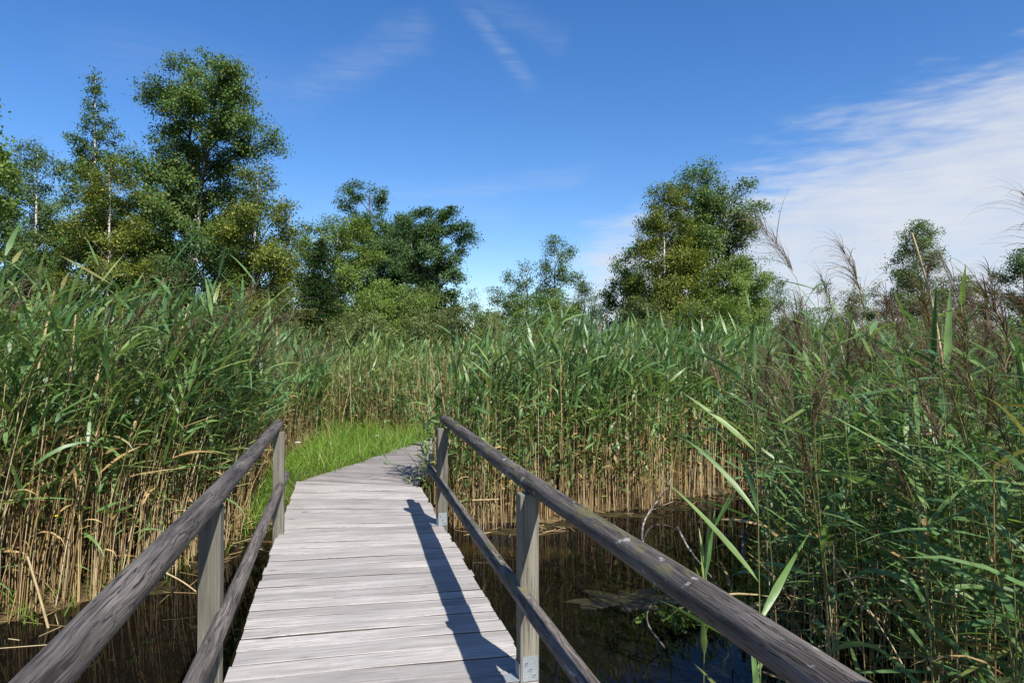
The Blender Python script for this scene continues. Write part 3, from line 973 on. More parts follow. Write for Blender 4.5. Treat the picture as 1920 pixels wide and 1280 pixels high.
# low scrub behind the far reeds, one bush at a time
for k, (u, yt, z, rad, m, lab) in enumerate((
        (520, 572, 23, 0.62, M_OLIVE, 'olive bush just right of the yellowing birch trunk'),
        (575, 585, 25, 0.55, M_OLIVE, 'low dull bush in front of the dark spruce foot'),
        (650, 588, 24, 0.6, M_OLIVE, 'olive bush behind reeds right below the lime birch'),
        (712, 592, 25, 0.55, M_LIME, 'low bright bush under the light green willow bush'),
        (770, 585, 25, 0.62, M_OLIVE, 'olive bush behind reeds left of the domed tree foot'),
        (842, 582, 26, 0.6, M_OLIVE, 'brown green bush behind reeds under the domed tree'),
        (395, 560, 25, 0.7, M_DARKT, 'dark bush left of the yellowing birch trunk'),
        (905, 598, 30, 0.5, M_OLIVE, 'lowest bush in the bright gap above the path'),
        (975, 580, 30, 0.6, M_LIME, 'green bush behind reeds under the wispy birch'),
        (1330, 545, 26, 0.65, M_LIME, 'bright bush in front of the broad right birch'),
        (1185, 560, 27, 0.6, M_OLIVE, 'olive bush below the low spreading tree'),
        (1540, 580, 32, 0.6, M_PALE, 'pale bush behind the drooping plumes'),
        (1660, 565, 32, 0.65, M_OLIVE, 'olive bush left of the slim pale birch foot'))):
    tree('willow_shrub', lab, 'shrub', u, yt, z, [(0, .3, .3), (0.2, 1.6 * rad, 1.6 * rad), (0.6, 1.7 * rad, 1.7 * rad), (0.9, 0.9 * rad, 0.9 * rad), (1, .3, .3)], m, M_BARK,
         4200, 0.07, 36, 3, 0.04, 70 + k, 0.04, jit=0.13)


# ------------------------------------------------------------------ reeds
def reed_parts(q, base, H, laz, lean, nleaf, wind, wspread=1.0, leafL=(0.22, 0.42), leafW=(0.028, 0.048), K=4, fold=0.0, sides=3, seg=5,
               plume=0.3, strands=9, strandL=(0.10, 0.2), strandW=0.006, s0=0.30, rad=0.0045, dead_low=0.35, p0r=(0.35, 1.25), tip=0.10, tone_add=0.0):
    """stem, foliage and plume geometry for N reeds at once"""
    N = len(base)
    ldir = np.stack([np.sin(laz), np.cos(laz), np.zeros(N)], -1)
    wdir = np.stack([np.sin(wind), np.cos(wind), np.full(N, -0.25)], -1)
    # a plumed stem nods downwind and carries no leaf near its tip
    has = q.uniform(0, 1, N) < plume
    s1 = np.where(has, 0.86, 0.985)
    tb = np.where(has, tip * q.uniform(0.5, 1.5, N), 0.02)
    s0 = np.clip(s0 * q.uniform(0.6, 1.5, N), 0.05, 0.75)

    def path(i, s):
        return base[i] + np.array([0, 0, 1.0]) * (H[i] * s * (1 - 0.25 * lean[i] ** 2 * s))[..., None] + ldir[i] * (lean[i] * H[i] * s ** 1.8)[..., None] + wdir[i] * (tb[i] * s ** 9)[..., None]
    stem, fol, plm = Geo(), Geo(), Geo()
    ss = np.linspace(0, 1, seg + 1)
    ii = np.repeat(np.arange(N), seg + 1)
    P = path(ii, np.tile(ss, N)).reshape(N, seg + 1, 3)
    V, F, c = tubes(P, (rad * q.uniform(0.75, 1.25, N))[:, None] * np.linspace(1.0, 0.35, seg + 1)[None], sides)
    m = np.ones((N, seg, sides), int)
    low = (np.arange(seg)[None] / seg < q.uniform(0.05, 0.5, N)[:, None])
    m = np.where(low[:, :, None], 2, m)
    stem.add(V, F, np.repeat(q.uniform(0, 1, N), c), m.reshape(-1))
    # leaves
    nl = nleaf if hasattr(nleaf, '__len__') else np.full(N, nleaf)
    ii = np.repeat(np.arange(N), nl)
    kk = np.concatenate([np.arange(c_) for c_ in nl])
    s = s0[ii] + (s1[ii] - s0[ii]) * (kk + q.uniform(0, 1, len(ii))) / nl[ii]
    b = path(ii, s)
    az_ = wind[ii] + q.normal(0, wspread, len(ii)) * np.where(q.uniform(0, 1, len(ii)) < 0.75, 1.0, 2.0)
    p0 = q.uniform(*p0r, len(ii)) + 0.35 * (s - 0.6)
    dr = q.uniform(0.05, 1.0, len(ii)) ** 1.3 * np.where(q.uniform(0, 1, len(ii)) < 0.2, 2.2, 1.0) * np.where(s > 0.85, 0.6, 1.0)
    L = q.uniform(*leafL, len(ii)) * (0.75 + 0.5 * np.sin(np.clip((s - s0[ii]) / (1 - s0[ii]), 0, 1) * PI * 0.8)) * np.clip(H[ii] / 2.4, 0.5, 1.1)
    W = q.uniform(*leafW, len(ii))
    V, F, c = ribbons(b, az_, p0, dr, L, W, q.normal(0, 0.7, len(ii)), K, fold=fold)
    tone = np.clip(q.uniform(0, 1, N)[ii] * 0.35 + q.uniform(0, 1, len(ii)) * 0.55 + 0.28 * (1 - s) - 0.05 + tone_add, 0, 0.93)
    tone = np.where(q.uniform(0, 1, len(ii)) < 0.025, 0.95, tone)
    dead = (q.uniform(0, 1, len(ii)) < dead_low * np.clip((0.62 - s) / 0.3, 0, 1))
    fol.add(V, F, np.repeat(np.where(dead, q.uniform(0.2, 0.8, len(ii)), tone), c), np.repeat(np.where(dead, 2, 0), c))
    # plumes
    hp = np.where(has)[0]
    if len(hp):
        ii = np.repeat(hp, strands)
        s = q.uniform(0.89, 1.0, len(ii))
        b = path(ii, s)
        az_ = wind[ii] + q.normal(0, 0.7, len(ii))
        V, F, c = ribbons(b, az_, q.uniform(0.6, 1.4, len(ii)), q.uniform(0.8, 2.3, len(ii)), q.uniform(*strandL, len(ii)), strandW * q.uniform(0.6, 1.5, len(ii)),
                          q.normal(0, 0.8, len(ii)), 4, prof=lambda x: np.clip(1.1 - x, 0.15, 1) * np.where((np.round(x * 8) % 2) == 0, 1.0, 0.75))
        plm.add(V, F, np.repeat(q.uniform(0, 1, len(ii)), c), 3)
    return stem, fol, plm


def inside_mask(q, n, xr, yr, fn):
    x = q.uniform(*xr, n)
    y = q.uniform(*yr, n)
    k = fn(x, y)
    return x[k], y[k]


def off_path(x, y, margin=0.12):
    """True where no deck stands"""
    a = x * CT + y * ST
    t = -x * ST + y * CT
    on1 = (a > AL - margin) & (a < AR + margin) & (t < 9.4)
    r = np.stack([x - o0[0], y - o0[1]], -1)
    ss, kk = r @ fw, r @ sd
    on2 = (ss > -0.4) & (ss < 10.5) & (kk > -margin) & (kk < 1.5 + margin)
    return ~(on1 | on2)


def left_bed(x, y, depth0=0.0, depth1=99):
    dd = np.interp(y, *LEFT_EDGE) - x
    return (dd > depth0) & (dd < depth1) & (y < 15.5)


def right_bed(x, y, depth0=0.0, depth1=99):
    dd = y - np.interp(x, *RIGHT_EDGE) - 0.16 * np.sin(x * 2.7 + 0.5) - 0.10 * np.sin(x * 6.1)
    r = np.stack([x - o0[0], y - o0[1]], -1)
    kk = r @ sd
    return (dd > depth0) & (dd < depth1) & (kk > 1.62) & (x < 30)


bed = Geo()
q = np.random.default_rng(101)


def top_left(x, y):
    """height of the left reeds above the deck falls off with distance"""
    return np.interp(y, [4, 6.5, 9, 12, 16], [2.22, 2.16, 1.78, 1.70, 1.68]) + 0.10 * np.clip((-3.2 - x) / 3, 0, 1)


def add_bed(x, y, Htop, laz, lean, wind, **kw):
    N = len(x)
    gz_ = np.maximum(ground_z(x, y), -0.62)
    base = np.stack([x, y, gz_ - 0.05], -1)
    Htop = Htop + 0.10 * np.sin(2.1 * x + 1.3 * y) + 0.07 * np.sin(4.7 * x - 3.1 * y + 1) - 0.55 * (q.uniform(0, 1, N) < 0.10) * q.uniform(0.3, 1, N)
    H = (Htop - gz_) / (1 - 0.25 * lean ** 2)
    for g in reed_parts(q, base, H, laz, lean, wind=wind, **kw):
        bed.join(g)


def dead_stalks(x, y, hr, lean_sd, toward=None, rad=(0.003, 0.0055), tall=0.1):
    N = len(x)
    gz_ = np.maximum(ground_z(x, y), -0.62)
    base = np.stack([x, y, gz_ - 0.05], -1)
    H = q.uniform(*hr, N) * np.where(q.uniform(0, 1, N) < tall, 1.45, 1.0)
    a = q.uniform(0, 2 * PI, N) if toward is None else toward + q.normal(0, 0.8, N)
    ln = np.abs(q.normal(0, lean_sd, N))
    s = np.linspace(0, 1, 4)
    P = base[:, None, :] + np.array([0, 0, 1.0]) * (H[:, None] * s[None])[..., None] + np.stack([np.sin(a), np.cos(a), np.zeros(N)], -1)[:, None, :] * ((ln * H)[:, None] * s[None] ** 1.3)[..., None]
    V, F, c = tubes(P, q.uniform(*rad, N)[:, None] * np.linspace(1, 0.7, 4)[None], 3)
    bed.add(V, F, np.repeat(q.uniform(0, 1, N), c), 2)
    # a few withered leaves hanging on the dead stalks
    k = q.choice(N, N // 2)
    s = q.uniform(0.3, 0.9, len(k))
    b = base[k] + np.array([0, 0, 1.0]) * (H[k] * s)[:, None] + np.stack([np.sin(a[k]), np.cos(a[k]), np.zeros(len(k))], -1) * (ln[k] * H[k] * s ** 1.3)[:, None]
    V, F, c = ribbons(b, q.uniform(0, 2 * PI, len(k)), q.uniform(0.0, 1.0, len(k)), q.uniform(0.8, 2.2, len(k)), q.uniform(0.12, 0.3, len(k)), q.uniform(0.008, 0.016, len(k)), q.normal(0, 1.2, len(k)), 3)
    bed.add(V, F, np.repeat(q.uniform(0, 0.8, len(k)), c), 2)


# left bed: front, then depth
RIGHTWARD = R(80)
LEFTFRONT_N = 105
x, y = inside_mask(q, 6000, (-8, -2.9), (3.5, 15.5), lambda x, y: left_bed(x, y, 0.05, 2.0) & off_path(x, y, 0.25))
x, y = x[:1450], y[:1450]
N = len(x)
add_bed(x, y, top_left(x, y) + q.normal(-0.12, 0.22, N), RIGHTWARD + q.normal(0, 0.5, N), np.clip(q.normal(0.22, 0.09, N), 0, 0.5), RIGHTWARD + q.normal(0, 0.5, N),
        nleaf=q.integers(8, 12, N), wspread=1.25, plume=0.22, strands=22, strandL=(0.12, 0.24), strandW=0.005, p0r=(0.4, 1.35))
x, y = inside_mask(q, 3000, (-20, -4.8), (3.0, 16), lambda x, y: left_bed(x, y, 2.0))
x, y = x[:1500], y[:1500]
N = len(x)
add_bed(x, y, top_left(x, y) + q.normal(-0.05, 0.2, N), RIGHTWARD + q.normal(0, 0.5, N), np.clip(q.normal(0.2, 0.08, N), 0, 0.5), RIGHTWARD + q.normal(0, 0.5, N),
        nleaf=q.integers(8, 12, N), wspread=0.9, plume=0.3, strands=10, s0=0.45)
x, y = inside_mask(q, 9000, (-6, -2.8), (3.5, 15.5), lambda x, y: left_bed(x, y, -0.05, 1.2) & off_path(x, y, 0.2))
dead_stalks(x[:1900], y[:1900], (0.5, 1.5), 0.14, RIGHTWARD)
x, y = inside_mask(q, 5000, (-8, -2.9), (3.5, 14), lambda x, y: left_bed(x, y, 0.05, 1.6) & off_path(x, y, 0.25))
dead_stalks(x[:650], y[:650], (1.3, 2.25), 0.13, RIGHTWARD, (0.004, 0.0075), tall=0.0)
# far bed behind the meadow
x, y = inside_mask(q, 12000, (-14, 2), (14.6, 34), lambda x, y: off_path(x, y, 0.3) & (x < 0.25 * (y - 9) - 1.6) & ((y > 15.2 + 0.35 * np.sin(x * 3)) | (x < -4)))
kp = q.uniform(0, 1, len(x)) < np.where(y < 18, 1.0, 0.45)
x, y = x[kp][:4600], y[kp][:4600]
N = len(x)
add_bed(x, y, 1.86 + 0.018 * (y - 15) + q.normal(-0.1, 0.17, N), RIGHTWARD + q.normal(0, 0.7, N), np.clip(q.normal(0.14, 0.08, N), 0, 0.5), RIGHTWARD + q.normal(0, 0.8, N),
        nleaf=q.integers(8, 12, N), wspread=1.1, K=3, seg=3, plume=0.15, strands=8, s0=0.3, leafW=(0.028, 0.045), tone_add=0.2)
x, y = inside_mask(q, 5000, (-6, 0), (14.7, 17.5), lambda x, y: off_path(x, y, 0.3) & (y > 14.9 + 0.35 * np.sin(x * 3)))
dead_stalks(x[:1300], y[:1300], (0.5, 1.35), 0.25)
# right bed
x, y = inside_mask(q, 9000, (-1.4, 14), (8, 16), lambda x, y: right_bed(x, y, 0.0, 2.2))
x, y = x[:2800], y[:2800]
N = len(x)
rt = lambda x, y: np.interp(x, [-1.2, -0.6, 0.2, 3, 8], [1.6, 1.8, 1.92, 1.94, 1.94]) + 0.01 * (y - 9)
add_bed(x, y, rt(x, y) + q.normal(-0.12, 0.2, N), R(60) + q.normal(0, 1.2, N), np.abs(q.normal(0.06, 0.06, N)), R(100) + q.normal(0, 0.9, N),
        nleaf=q.integers(9, 13, N), wspread=1.4, plume=0.15, strands=18, strandL=(0.12, 0.22), strandW=0.006, s0=0.30, dead_low=0.45, leafL=(0.2, 0.38), p0r=(0.3, 1.35))
x, y = inside_mask(q, 9000, (-1, 26), (10, 34), lambda x, y: right_bed(x, y, 2.2) & (x > 0.25 * (y - 9) - 0.6))
x, y = x[:4500], y[:4500]
N = len(x)
add_bed(x, y, rt(x, y) + q.normal(-0.05, 0.2, N), R(80) + q.normal(0, 1.0, N), np.abs(q.normal(0.08, 0.06, N)), R(90) + q.normal(0, 0.9, N),
        nleaf=q.integers(7, 10, N), wspread=1.2, K=3, seg=3, plume=0.2, strands=8, s0=0.55, leafW=(0.028, 0.045))
x, y = inside_mask(q, 14000, (-1.4, 12), (8, 14), lambda x, y: right_bed(x, y, -0.06, 1.3))
kp = (np.sin(x * 5.3 + 1.1 * np.sin(y * 4)) + np.sin(y * 7.1 + x * 2) + q.normal(0, 0.8, len(x))) > -0.35
x, y = x[kp], y[kp]
dead_stalks(x[:4000], y[:4000], (0.5, 1.35), 0.09)
dead_stalks(x[4000:4260], y[4000:4260], (0.4, 0.9), 0.9, tall=0.0)


x, y = inside_mask(q, 9000, (-1.4, 12), (8, 15), lambda x, y: right_bed(x, y, 0.0, 1.6))
dead_stalks(x[:900], y[:900], (1.2, 2.15), 0.08, None, (0.004, 0.007), tall=0.0)
x, y = inside_mask(q, 9000, (-7, 1), (14.8, 22), lambda x, y: off_path(x, y, 0.3) & (x < 0.25 * (y - 9) - 1.6))
dead_stalks(x[:900], y[:900], (1.2, 2.0), 0.12, None, (0.004, 0.008), tall=0.0)
# shorter green shoots along the front of the right and far beds
x, y = inside_mask(q, 9000, (-1.4, 12), (8, 14), lambda x, y: right_bed(x, y, -0.02, 0.7))
x, y = x[:620], y[:620]
N = len(x)
add_bed(x, y, q.uniform(0.35, 1.45, N), R(180) + q.normal(0, 1.2, N), np.abs(q.normal(0.10, 0.08, N)), R(150) + q.normal(0, 1.2, N),
        nleaf=q.integers(7, 12, N), wspread=1.4, plume=0.0, s0=0.35, dead_low=0.3, leafL=(0.18, 0.36), p0r=(0.2, 1.3))
x, y = inside_mask(q, 9000, (-5, 0.5), (14.6, 16.5), lambda x, y: off_path(x, y, 0.3) & (y > 14.8 + 0.35 * np.sin(x * 3)))
x, y = x[:420], y[:420]
N = len(x)
add_bed(x, y, q.uniform(0.35, 1.5, N), R(120) + q.normal(0, 1.2, N), np.abs(q.normal(0.14, 0.1, N)), R(120) + q.normal(0, 1.2, N),
        nleaf=q.integers(7, 12, N), wspread=1.4, plume=0.0, s0=0.3, dead_low=0.3, leafL=(0.2, 0.4), K=3, seg=3, p0r=(0.2, 1.3))


# near stand right of the bridge
def near_stand(x, y):
    return (x > 0.40 * y + 0.20 * np.sin(y * 2.3)) & (x > 1.35)


x, y = inside_mask(q, 6000, (1.4, 8.0), (0.2, 9.0), lambda x, y: near_stand(x, y) & (x > 0.60 * y + 0.5))
x, y = x[:950], y[:950]
N = len(x)
add_bed(x, y, 1.72 + q.normal(0.0, 0.2, N) - 0.4 * (1 - sstep(y, 1.8, 3.6)) * (x < 0.9 * y + 0.2) + 0.5 * (x > 0.9 * y + 0.2), R(-60) + q.normal(0, 1.2, N), np.abs(q.normal(0.08, 0.07, N)), R(-70) + q.normal(0, 1.2, N),
        nleaf=q.integers(10, 15, N), wspread=1.4, plume=0.6, strands=44, s0=0.2, leafW=(0.019, 0.032), leafL=(0.26, 0.5), strandL=(0.15, 0.3), strandW=0.004, p0r=(0.1, 1.15))
x, y = inside_mask(q, 6000, (1.4, 6.5), (3.5, 9.0), lambda x, y: near_stand(x, y) & (x < 0.62 * y + 0.5) & (np.hypot(x, y) > 4.0))
x, y = x[:420], y[:420]
N = len(x)
add_bed(x, y, np.minimum(1.45 + q.normal(0.0, 0.3, N), 1.6), R(-60) + q.normal(0, 1.2, N), np.abs(q.normal(0.10, 0.08, N)), R(-70) + q.normal(0, 1.2, N),
        nleaf=q.integers(10, 15, N), wspread=1.4, plume=0.3, strands=44, s0=0.2, leafW=(0.019, 0.032), leafL=(0.26, 0.48), strandL=(0.15, 0.3), strandW=0.004, p0r=(0.1, 1.15), dead_low=0.2)
dead_stalks(*[v[:420] for v in inside_mask(q, 3000, (1.5, 6), (2.2, 8.0), near_stand)], (0.5, 1.6), 0.2)

x, y = inside_mask(q, 9000, (-4.2, 8), (4.5, 11), lambda x, y: ((np.abs(x - np.interp(y, *LEFT_EDGE) - 0.12) < 0.3) | (np.abs(y - np.interp(x, *RIGHT_EDGE) + 0.15) < 0.3)) & off_path(x, y, 0.05) & (y < 10.8))
x, y = x[:260], y[:260]
N = len(x)
a = q.uniform(0, 2 * PI, N)
Ls = q.uniform(0.08, 0.45, N)
P0 = np.stack([x, y, np.full(N, WATER_Z + 0.002)], -1)
P = P0[:, None, :] + np.stack([np.sin(a) * Ls, np.cos(a) * Ls, q.uniform(-0.01, 0.05, N) * (q.uniform(0, 1, N) < 0.4)], -1)[:, None, :] * np.array([0, 0.5, 1.0])[None, :, None]
V, F, c = tubes(P, np.full((N, 3), 0.0035), 3)
bed.add(V, F, np.repeat(q.uniform(0, 1, N), c), 2)
bed_o = link('reed_bed', bed.mesh('reed_bed', REED_M))
tag(bed_o, 'dense green reed bed over tan dead stalks on both sides of the footbridge', 'reed bed', None, 'stuff')


def reed_thing(label, x, y, H, laz, lean, wind, group, hero=False, plume=0.3, seed=0, silver=False, name='reed', zb=None, **kw):
    qq = np.random.default_rng(seed)
    zb = max(float(ground_z(x, y)), -0.62) - 0.05 if zb is None else zb
    arr = lambda v: np.array([float(v)])
    args = dict(nleaf=np.array([qq.integers(9, 14)]), wspread=1.2, plume=plume, strands=64, strandL=(0.15, 0.30), strandW=0.0034,
                K=7 if hero else 5, fold=0.22, sides=5 if hero else 4, seg=8, s0=0.2, leafL=(0.27, 0.5), leafW=(0.020, 0.034), p0r=(0.0, 0.9))
    args.update(kw)
    st, fo, pl = reed_parts(qq, np.zeros((1, 3)), arr(H), arr(laz), arr(lean), wind=arr(wind), **args)
    root = thing(name, label, 'reed', (x, y, zb), 0, group)
    link('stem', st.mesh('stem', REED_M), root)
    if fo.n:
        if hero:
            # every blade of the nearest reeds is a part of its own
            V = np.concatenate(fo.V); F = np.concatenate(fo.F); Mi = np.concatenate(fo.M); Qi = np.concatenate(fo.Q)
            nlf = int(args['nleaf'][0]); nv = len(V) // nlf; nf = len(F) // nlf
            for k in range(nlf):
                g = Geo().add(V[k * nv:(k + 1) * nv], F[:nf], Qi[k * nf:(k + 1) * nf], Mi[k * nf:(k + 1) * nf])
                link('leaf', g.mesh('leaf', REED_M), root)
        else:
            link('foliage', fo.mesh('foliage', REED_M), root)
    if pl.n:
        link('plume', pl.mesh('plume', [M_REED, M_RSTEM, M_DEAD, M_SILVER if silver else M_PLUME]), root)
    return root


# individual reeds, nearest first: the thicket right of the bridge
q = np.random.default_rng(202)
x, y = inside_mask(q, 4000, (1.4, 5.5), (2.3, 8.0), lambda x, y: near_stand(x, y) & (x < 0.60 * y + 0.55) & (x < 0.78 * y))
x, y = x[:172], y[:172]
for k in range(len(x)):
    pl = q.uniform() < 0.6
    reed_thing('green reed with dark drooping plume in the thicket right of the bridge' if pl else 'leafy green reed without plume in the thicket right of the bridge',
               x[k], y[k], 2.18 + q.normal(0.0, 0.2) + 0.04 * y[k] - (0.22 if y[k] < 3.3 else 0.0), R(-70) + q.normal(0, 1.2), abs(q.normal(0.07, 0.06)), R(-80) + q.normal(0, 1.3),
               'plumed reeds of the right thicket' if pl else 'plumeless reeds of the right thicket', plume=1.0 if pl else 0.0, seed=1000 + k)
# the front row of the left bed
x, y = inside_mask(q, 3000, (-6, -2.9), (4.6, 8.5), lambda x, y: left_bed(x, y, 0.0, 0.9) & off_path(x, y, 0.3) & (x > -0.78 * y))
x, y = x[:96], y[:96]
for k in range(len(x)):
    pl = q.uniform() < 0.3
    reed_thing('right leaning reed with brown plume at the front of the left bed' if pl else 'right leaning leafy reed without plume at the front of the left bed',
               x[k], y[k], float(top_left(x[k], y[k])) + 0.45 + q.normal(-0.15, 0.25), RIGHTWARD + q.normal(0, 0.4), abs(q.normal(0.24, 0.08)), RIGHTWARD + q.normal(0, 0.5),
               'plumed reeds at the front of the left bed' if pl else 'plumeless reeds at the front of the left bed', plume=1.0 if pl else 0.0, seed=2000 + k, wspread=0.9)
# reeds one can point to
LEFTW = R(-85)
heroes = (
    ('foremost tall reed with long upright blades just beyond the right handrail', 0.93, 2.62, 1.95, 0.3, 0.05, R(-60), 0.0, dict(leafL=(0.34, 0.54), leafW=(0.022, 0.034), wspread=1.2, p0r=(0.6, 1.35), dead_low=0.0)),
    ('short young reed with broad blades poking up over the right handrail', 0.80, 2.95, 1.35, 0.6, 0.05, R(20), 0.0, dict(leafL=(0.32, 0.5), leafW=(0.022, 0.032), wspread=1.5, dead_low=0.0, p0r=(0.9, 1.4), s0=0.5)),
    ('straight green reed near the right edge with a big outward blade', 1.70, 2.65, 2.20, -0.3, 0.03, R(-100), 0.0, dict(leafL=(0.26, 0.40), leafW=(0.022, 0.032), wspread=1.2, p0r=(0.1, 0.7))),
    ('reed with the highest silvery plume, drooping left against the cloud', 2.02, 4.40, 3.02, R(-80), 0.05, LEFTW, 1.0, dict(tip=0.26, leafL=(0.22, 0.34), p0r=(0.1, 0.8), strands=95, strandL=(0.2, 0.42), strandW=0.0036)),
    ('reed with thin dark plume against the cloud, right of the highest plume', 2.50, 4.70, 2.92, R(-80), 0.03, LEFTW, 1.0, dict(tip=0.18, leafL=(0.22, 0.34), p0r=(0.1, 0.8), strands=46, strandL=(0.16, 0.3), strandW=0.0036)),
    ('reed with silvery plume before the slim pale birch', 2.55, 3.95, 2.78, R(60), 0.05, R(-60), 1.0, dict(tip=0.18, leafL=(0.22, 0.34), p0r=(0.1, 0.8), strands=60, strandL=(0.2, 0.34), strandW=0.0036)),
    ('tall plumed reed arching over near the upper right edge', 2.35, 3.25, 2.50, R(60), 0.06, LEFTW, 1.0, dict(tip=0.2, leafL=(0.25, 0.4), leafW=(0.018, 0.028), strands=80, strandL=(0.2, 0.36), strandW=0.0036)),
    ('plumed reed cut by the right edge above the thicket', 2.42, 3.02, 2.42, R(70), 0.07, LEFTW, 1.0, dict(tip=0.2, leafL=(0.25, 0.4), leafW=(0.018, 0.028), strands=80, strandL=(0.2, 0.36), strandW=0.0036)),
    ('low bending reed whose pinkish plume hangs at the lower right corner', 1.36, 1.98, 1.42, R(60), 0.10, R(100), 1.0, dict(strands=80, strandL=(0.12, 0.24), strandW=0.0036, leafL=(0.3, 0.46), leafW=(0.022, 0.034))),
    ('reed with one long blade sweeping up to the left above the water', 1.22, 3.15, 2.15, R(-80), 0.06, R(-75), 0.0, dict(leafL=(0.34, 0.54), leafW=(0.019, 0.028), wspread=0.7, p0r=(0.0, 0.7))),
    ('slender single reed rising from the open water left of the thicket', 1.45, 4.6, 2.20, R(30), 0.04, R(-60), 1.0, dict(strands=36)),
    ('bent reed with limp plume above the water in front of the thicket', 1.75, 3.9, 1.95, R(-60), 0.12, R(-70), 1.0, dict(strands=50)),
    ('tall reed with wide flat blades behind the straight right hand reed', 2.0, 3.05, 2.15, R(90), 0.05, R(90), 0.0, dict(leafL=(0.26, 0.40), leafW=(0.022, 0.032), p0r=(0.1, 0.7))),
    ('reed with bluish blades crossing at the bottom right of the thicket', 1.62, 2.25, 1.55, R(40), 0.05, R(-50), 0.0, dict(leafL=(0.32, 0.52), leafW=(0.022, 0.034), wspread=1.6)),
)
for k, (lab, x, y, H, laz, lean, wind, pl, kw) in enumerate(heroes):
    reed_thing(lab, x, y, H, laz, lean, wind, None, True, pl, 3000 + k, silver='silvery' in lab, zb=-0.52, **kw)
# reeds arching over the boardwalk
for k, (lab, x, y, H, lean) in enumerate((
        ('dark reed arching left low over the start of the boardwalk', -1.05, 8.95, 1.35, 0.55),
        ('thin reed bending left over the boardwalk behind the far right post', -0.95, 9.6, 1.5, 0.5),
        ('broken reed lying across the boardwalk planks from the right', -1.12, 8.72, 1.0, 0.85))):
    reed_thing(lab, x, y, H, R(-85) + 0.2 * k, lean, R(-90), None, True, 0.0, 3100 + k, zb=-0.4, nleaf=np.array([6]), wspread=0.8)
reed_thing('single reed with tipped over blades at the left corner of the boardwalk', -3.1, 9.05, 1.3, R(80), 0.5, R(90), None, True, 0.0, 3120, zb=-0.2, nleaf=np.array([6]))


# ------------------------------------------------------------------ dead stalks, branches, small plants
def stick(name, label, cat, pts, r0, r1, mat, group=None, sides=6, extra=()):
    P = np.array(pts, float)
    # smooth the bends a little
    for _ in range(2):
        Q = np.empty((2 * len(P) - 2, 3))
        Q[0::2] = 0.75 * P[:-1] + 0.25 * P[1:]
        Q[1::2] = 0.25 * P[:-1] + 0.75 * P[1:]
        P = np.concatenate([P[:1], Q, P[-1:]])
    V, F, _ = tubes(P[None], np.linspace(r0, r1, len(P))[None], sides)
    org = P[0]
    o = link(name, Geo().add(V, F, 0.85).mesh(name, [mat], True, org), None, org)
    return tag(o, label, cat, group)


stick('dead_reed_stalk', 'pale leaning dead stalk standing in the water at lower left', 'dead stalk', [at(100, 1180, 5.3), at(80, 1110, 5.25), at(57, 1040, 5.2)], 0.011, 0.008, M_DEAD)
stick('dead_reed_stalk', 'long pale dead stalk leaning left in front of the slim birch', 'dead stalk', [at(1772, 720, 4.2), at(1755, 600, 4.2), at(1738, 520, 4.15), at(1712, 436, 4.1)], 0.010, 0.006, M_DEAD)
stick('dead_reed_stalk', 'white dead stalk among the upper leaves of the left bed', 'dead stalk', [at(62, 760, 5.6), at(86, 610, 5.6), at(101, 545, 5.6)], 0.011, 0.008, M_DEAD)
stick('dead_reed_stalk', 'crooked brown dead stalk right of the white stalk in the left bed', 'dead stalk', [at(128, 740, 5.7), at(138, 640, 5.7), at(142, 572, 5.7)], 0.009, 0.006, M_DEAD)
stick('dead_reed_stalk', 'grey dead stalk leaning right high in the left bed', 'dead stalk', [at(180, 730, 5.9), at(200, 610, 5.9), at(213, 555, 5.9)], 0.009, 0.006, M_DEAD)
stick('dead_reed_stalk', 'frayed dead stalk at the top right shoulder of the left bed', 'dead stalk', [at(325, 690, 7.5), at(340, 620, 7.5), at(353, 570, 7.5)], 0.014, 0.008, M_DEAD)
stick('dead_reed_stalk', 'fallen pale stalk over the water left of the near left post', 'dead stalk', [at(310, 1068, 6.0), at(345, 1085, 5.9), at(372, 1105, 5.8)], 0.007, 0.005, M_DEAD)
stick('dead_reed_stalk', 'white horizontal stalk before the right bed beside the far post', 'dead stalk', [at(886, 936, 8.2), at(912, 935, 8.2), at(936, 934, 8.2)], 0.008, 0.006, M_DEAD)
stick('dead_branch', 'bleached curved branch rising from the water before the right bed', 'branch',
      [at(1207, 1040, 7.0), at(1200, 985, 7.0), at(1222, 948, 7.1), at(1243, 925, 7.2), at(1258, 895, 7.3)], 0.015, 0.005, M_GREYWOOD)
stick('dead_branch', 'dark looping twig over the water beside the bleached branch', 'branch',
      [at(1205, 1010, 6.6), at(1215, 985, 6.6), at(1245, 980, 6.6), at(1275, 995, 6.5), at(1300, 1040, 6.4)], 0.010, 0.006, M_BARK)
stick('dead_branch', 'grey twig slanting down right of the dark looping twig', 'branch',
      [at(1268, 985, 6.2), at(1290, 1030, 6.1), at(1330, 1075, 6.0), at(1352, 1110, 5.9)], 0.011, 0.005, M_GREYWOOD)
stick('dead_branch', 'thin bare twig standing in the water below the right handrail', 'branch',
      [at(1245, 1210, 4.9), at(1205, 1160, 5.0), at(1222, 1120, 5.0)], 0.008, 0.004, M_GREYWOOD)
stick('dead_branch', 'short bleached stub standing upright before the right thicket', 'branch',
      [at(1392, 1060, 6.0), at(1390, 1020, 6.0), at(1391, 990, 6.0)], 0.020, 0.015, M_GREYWOOD)

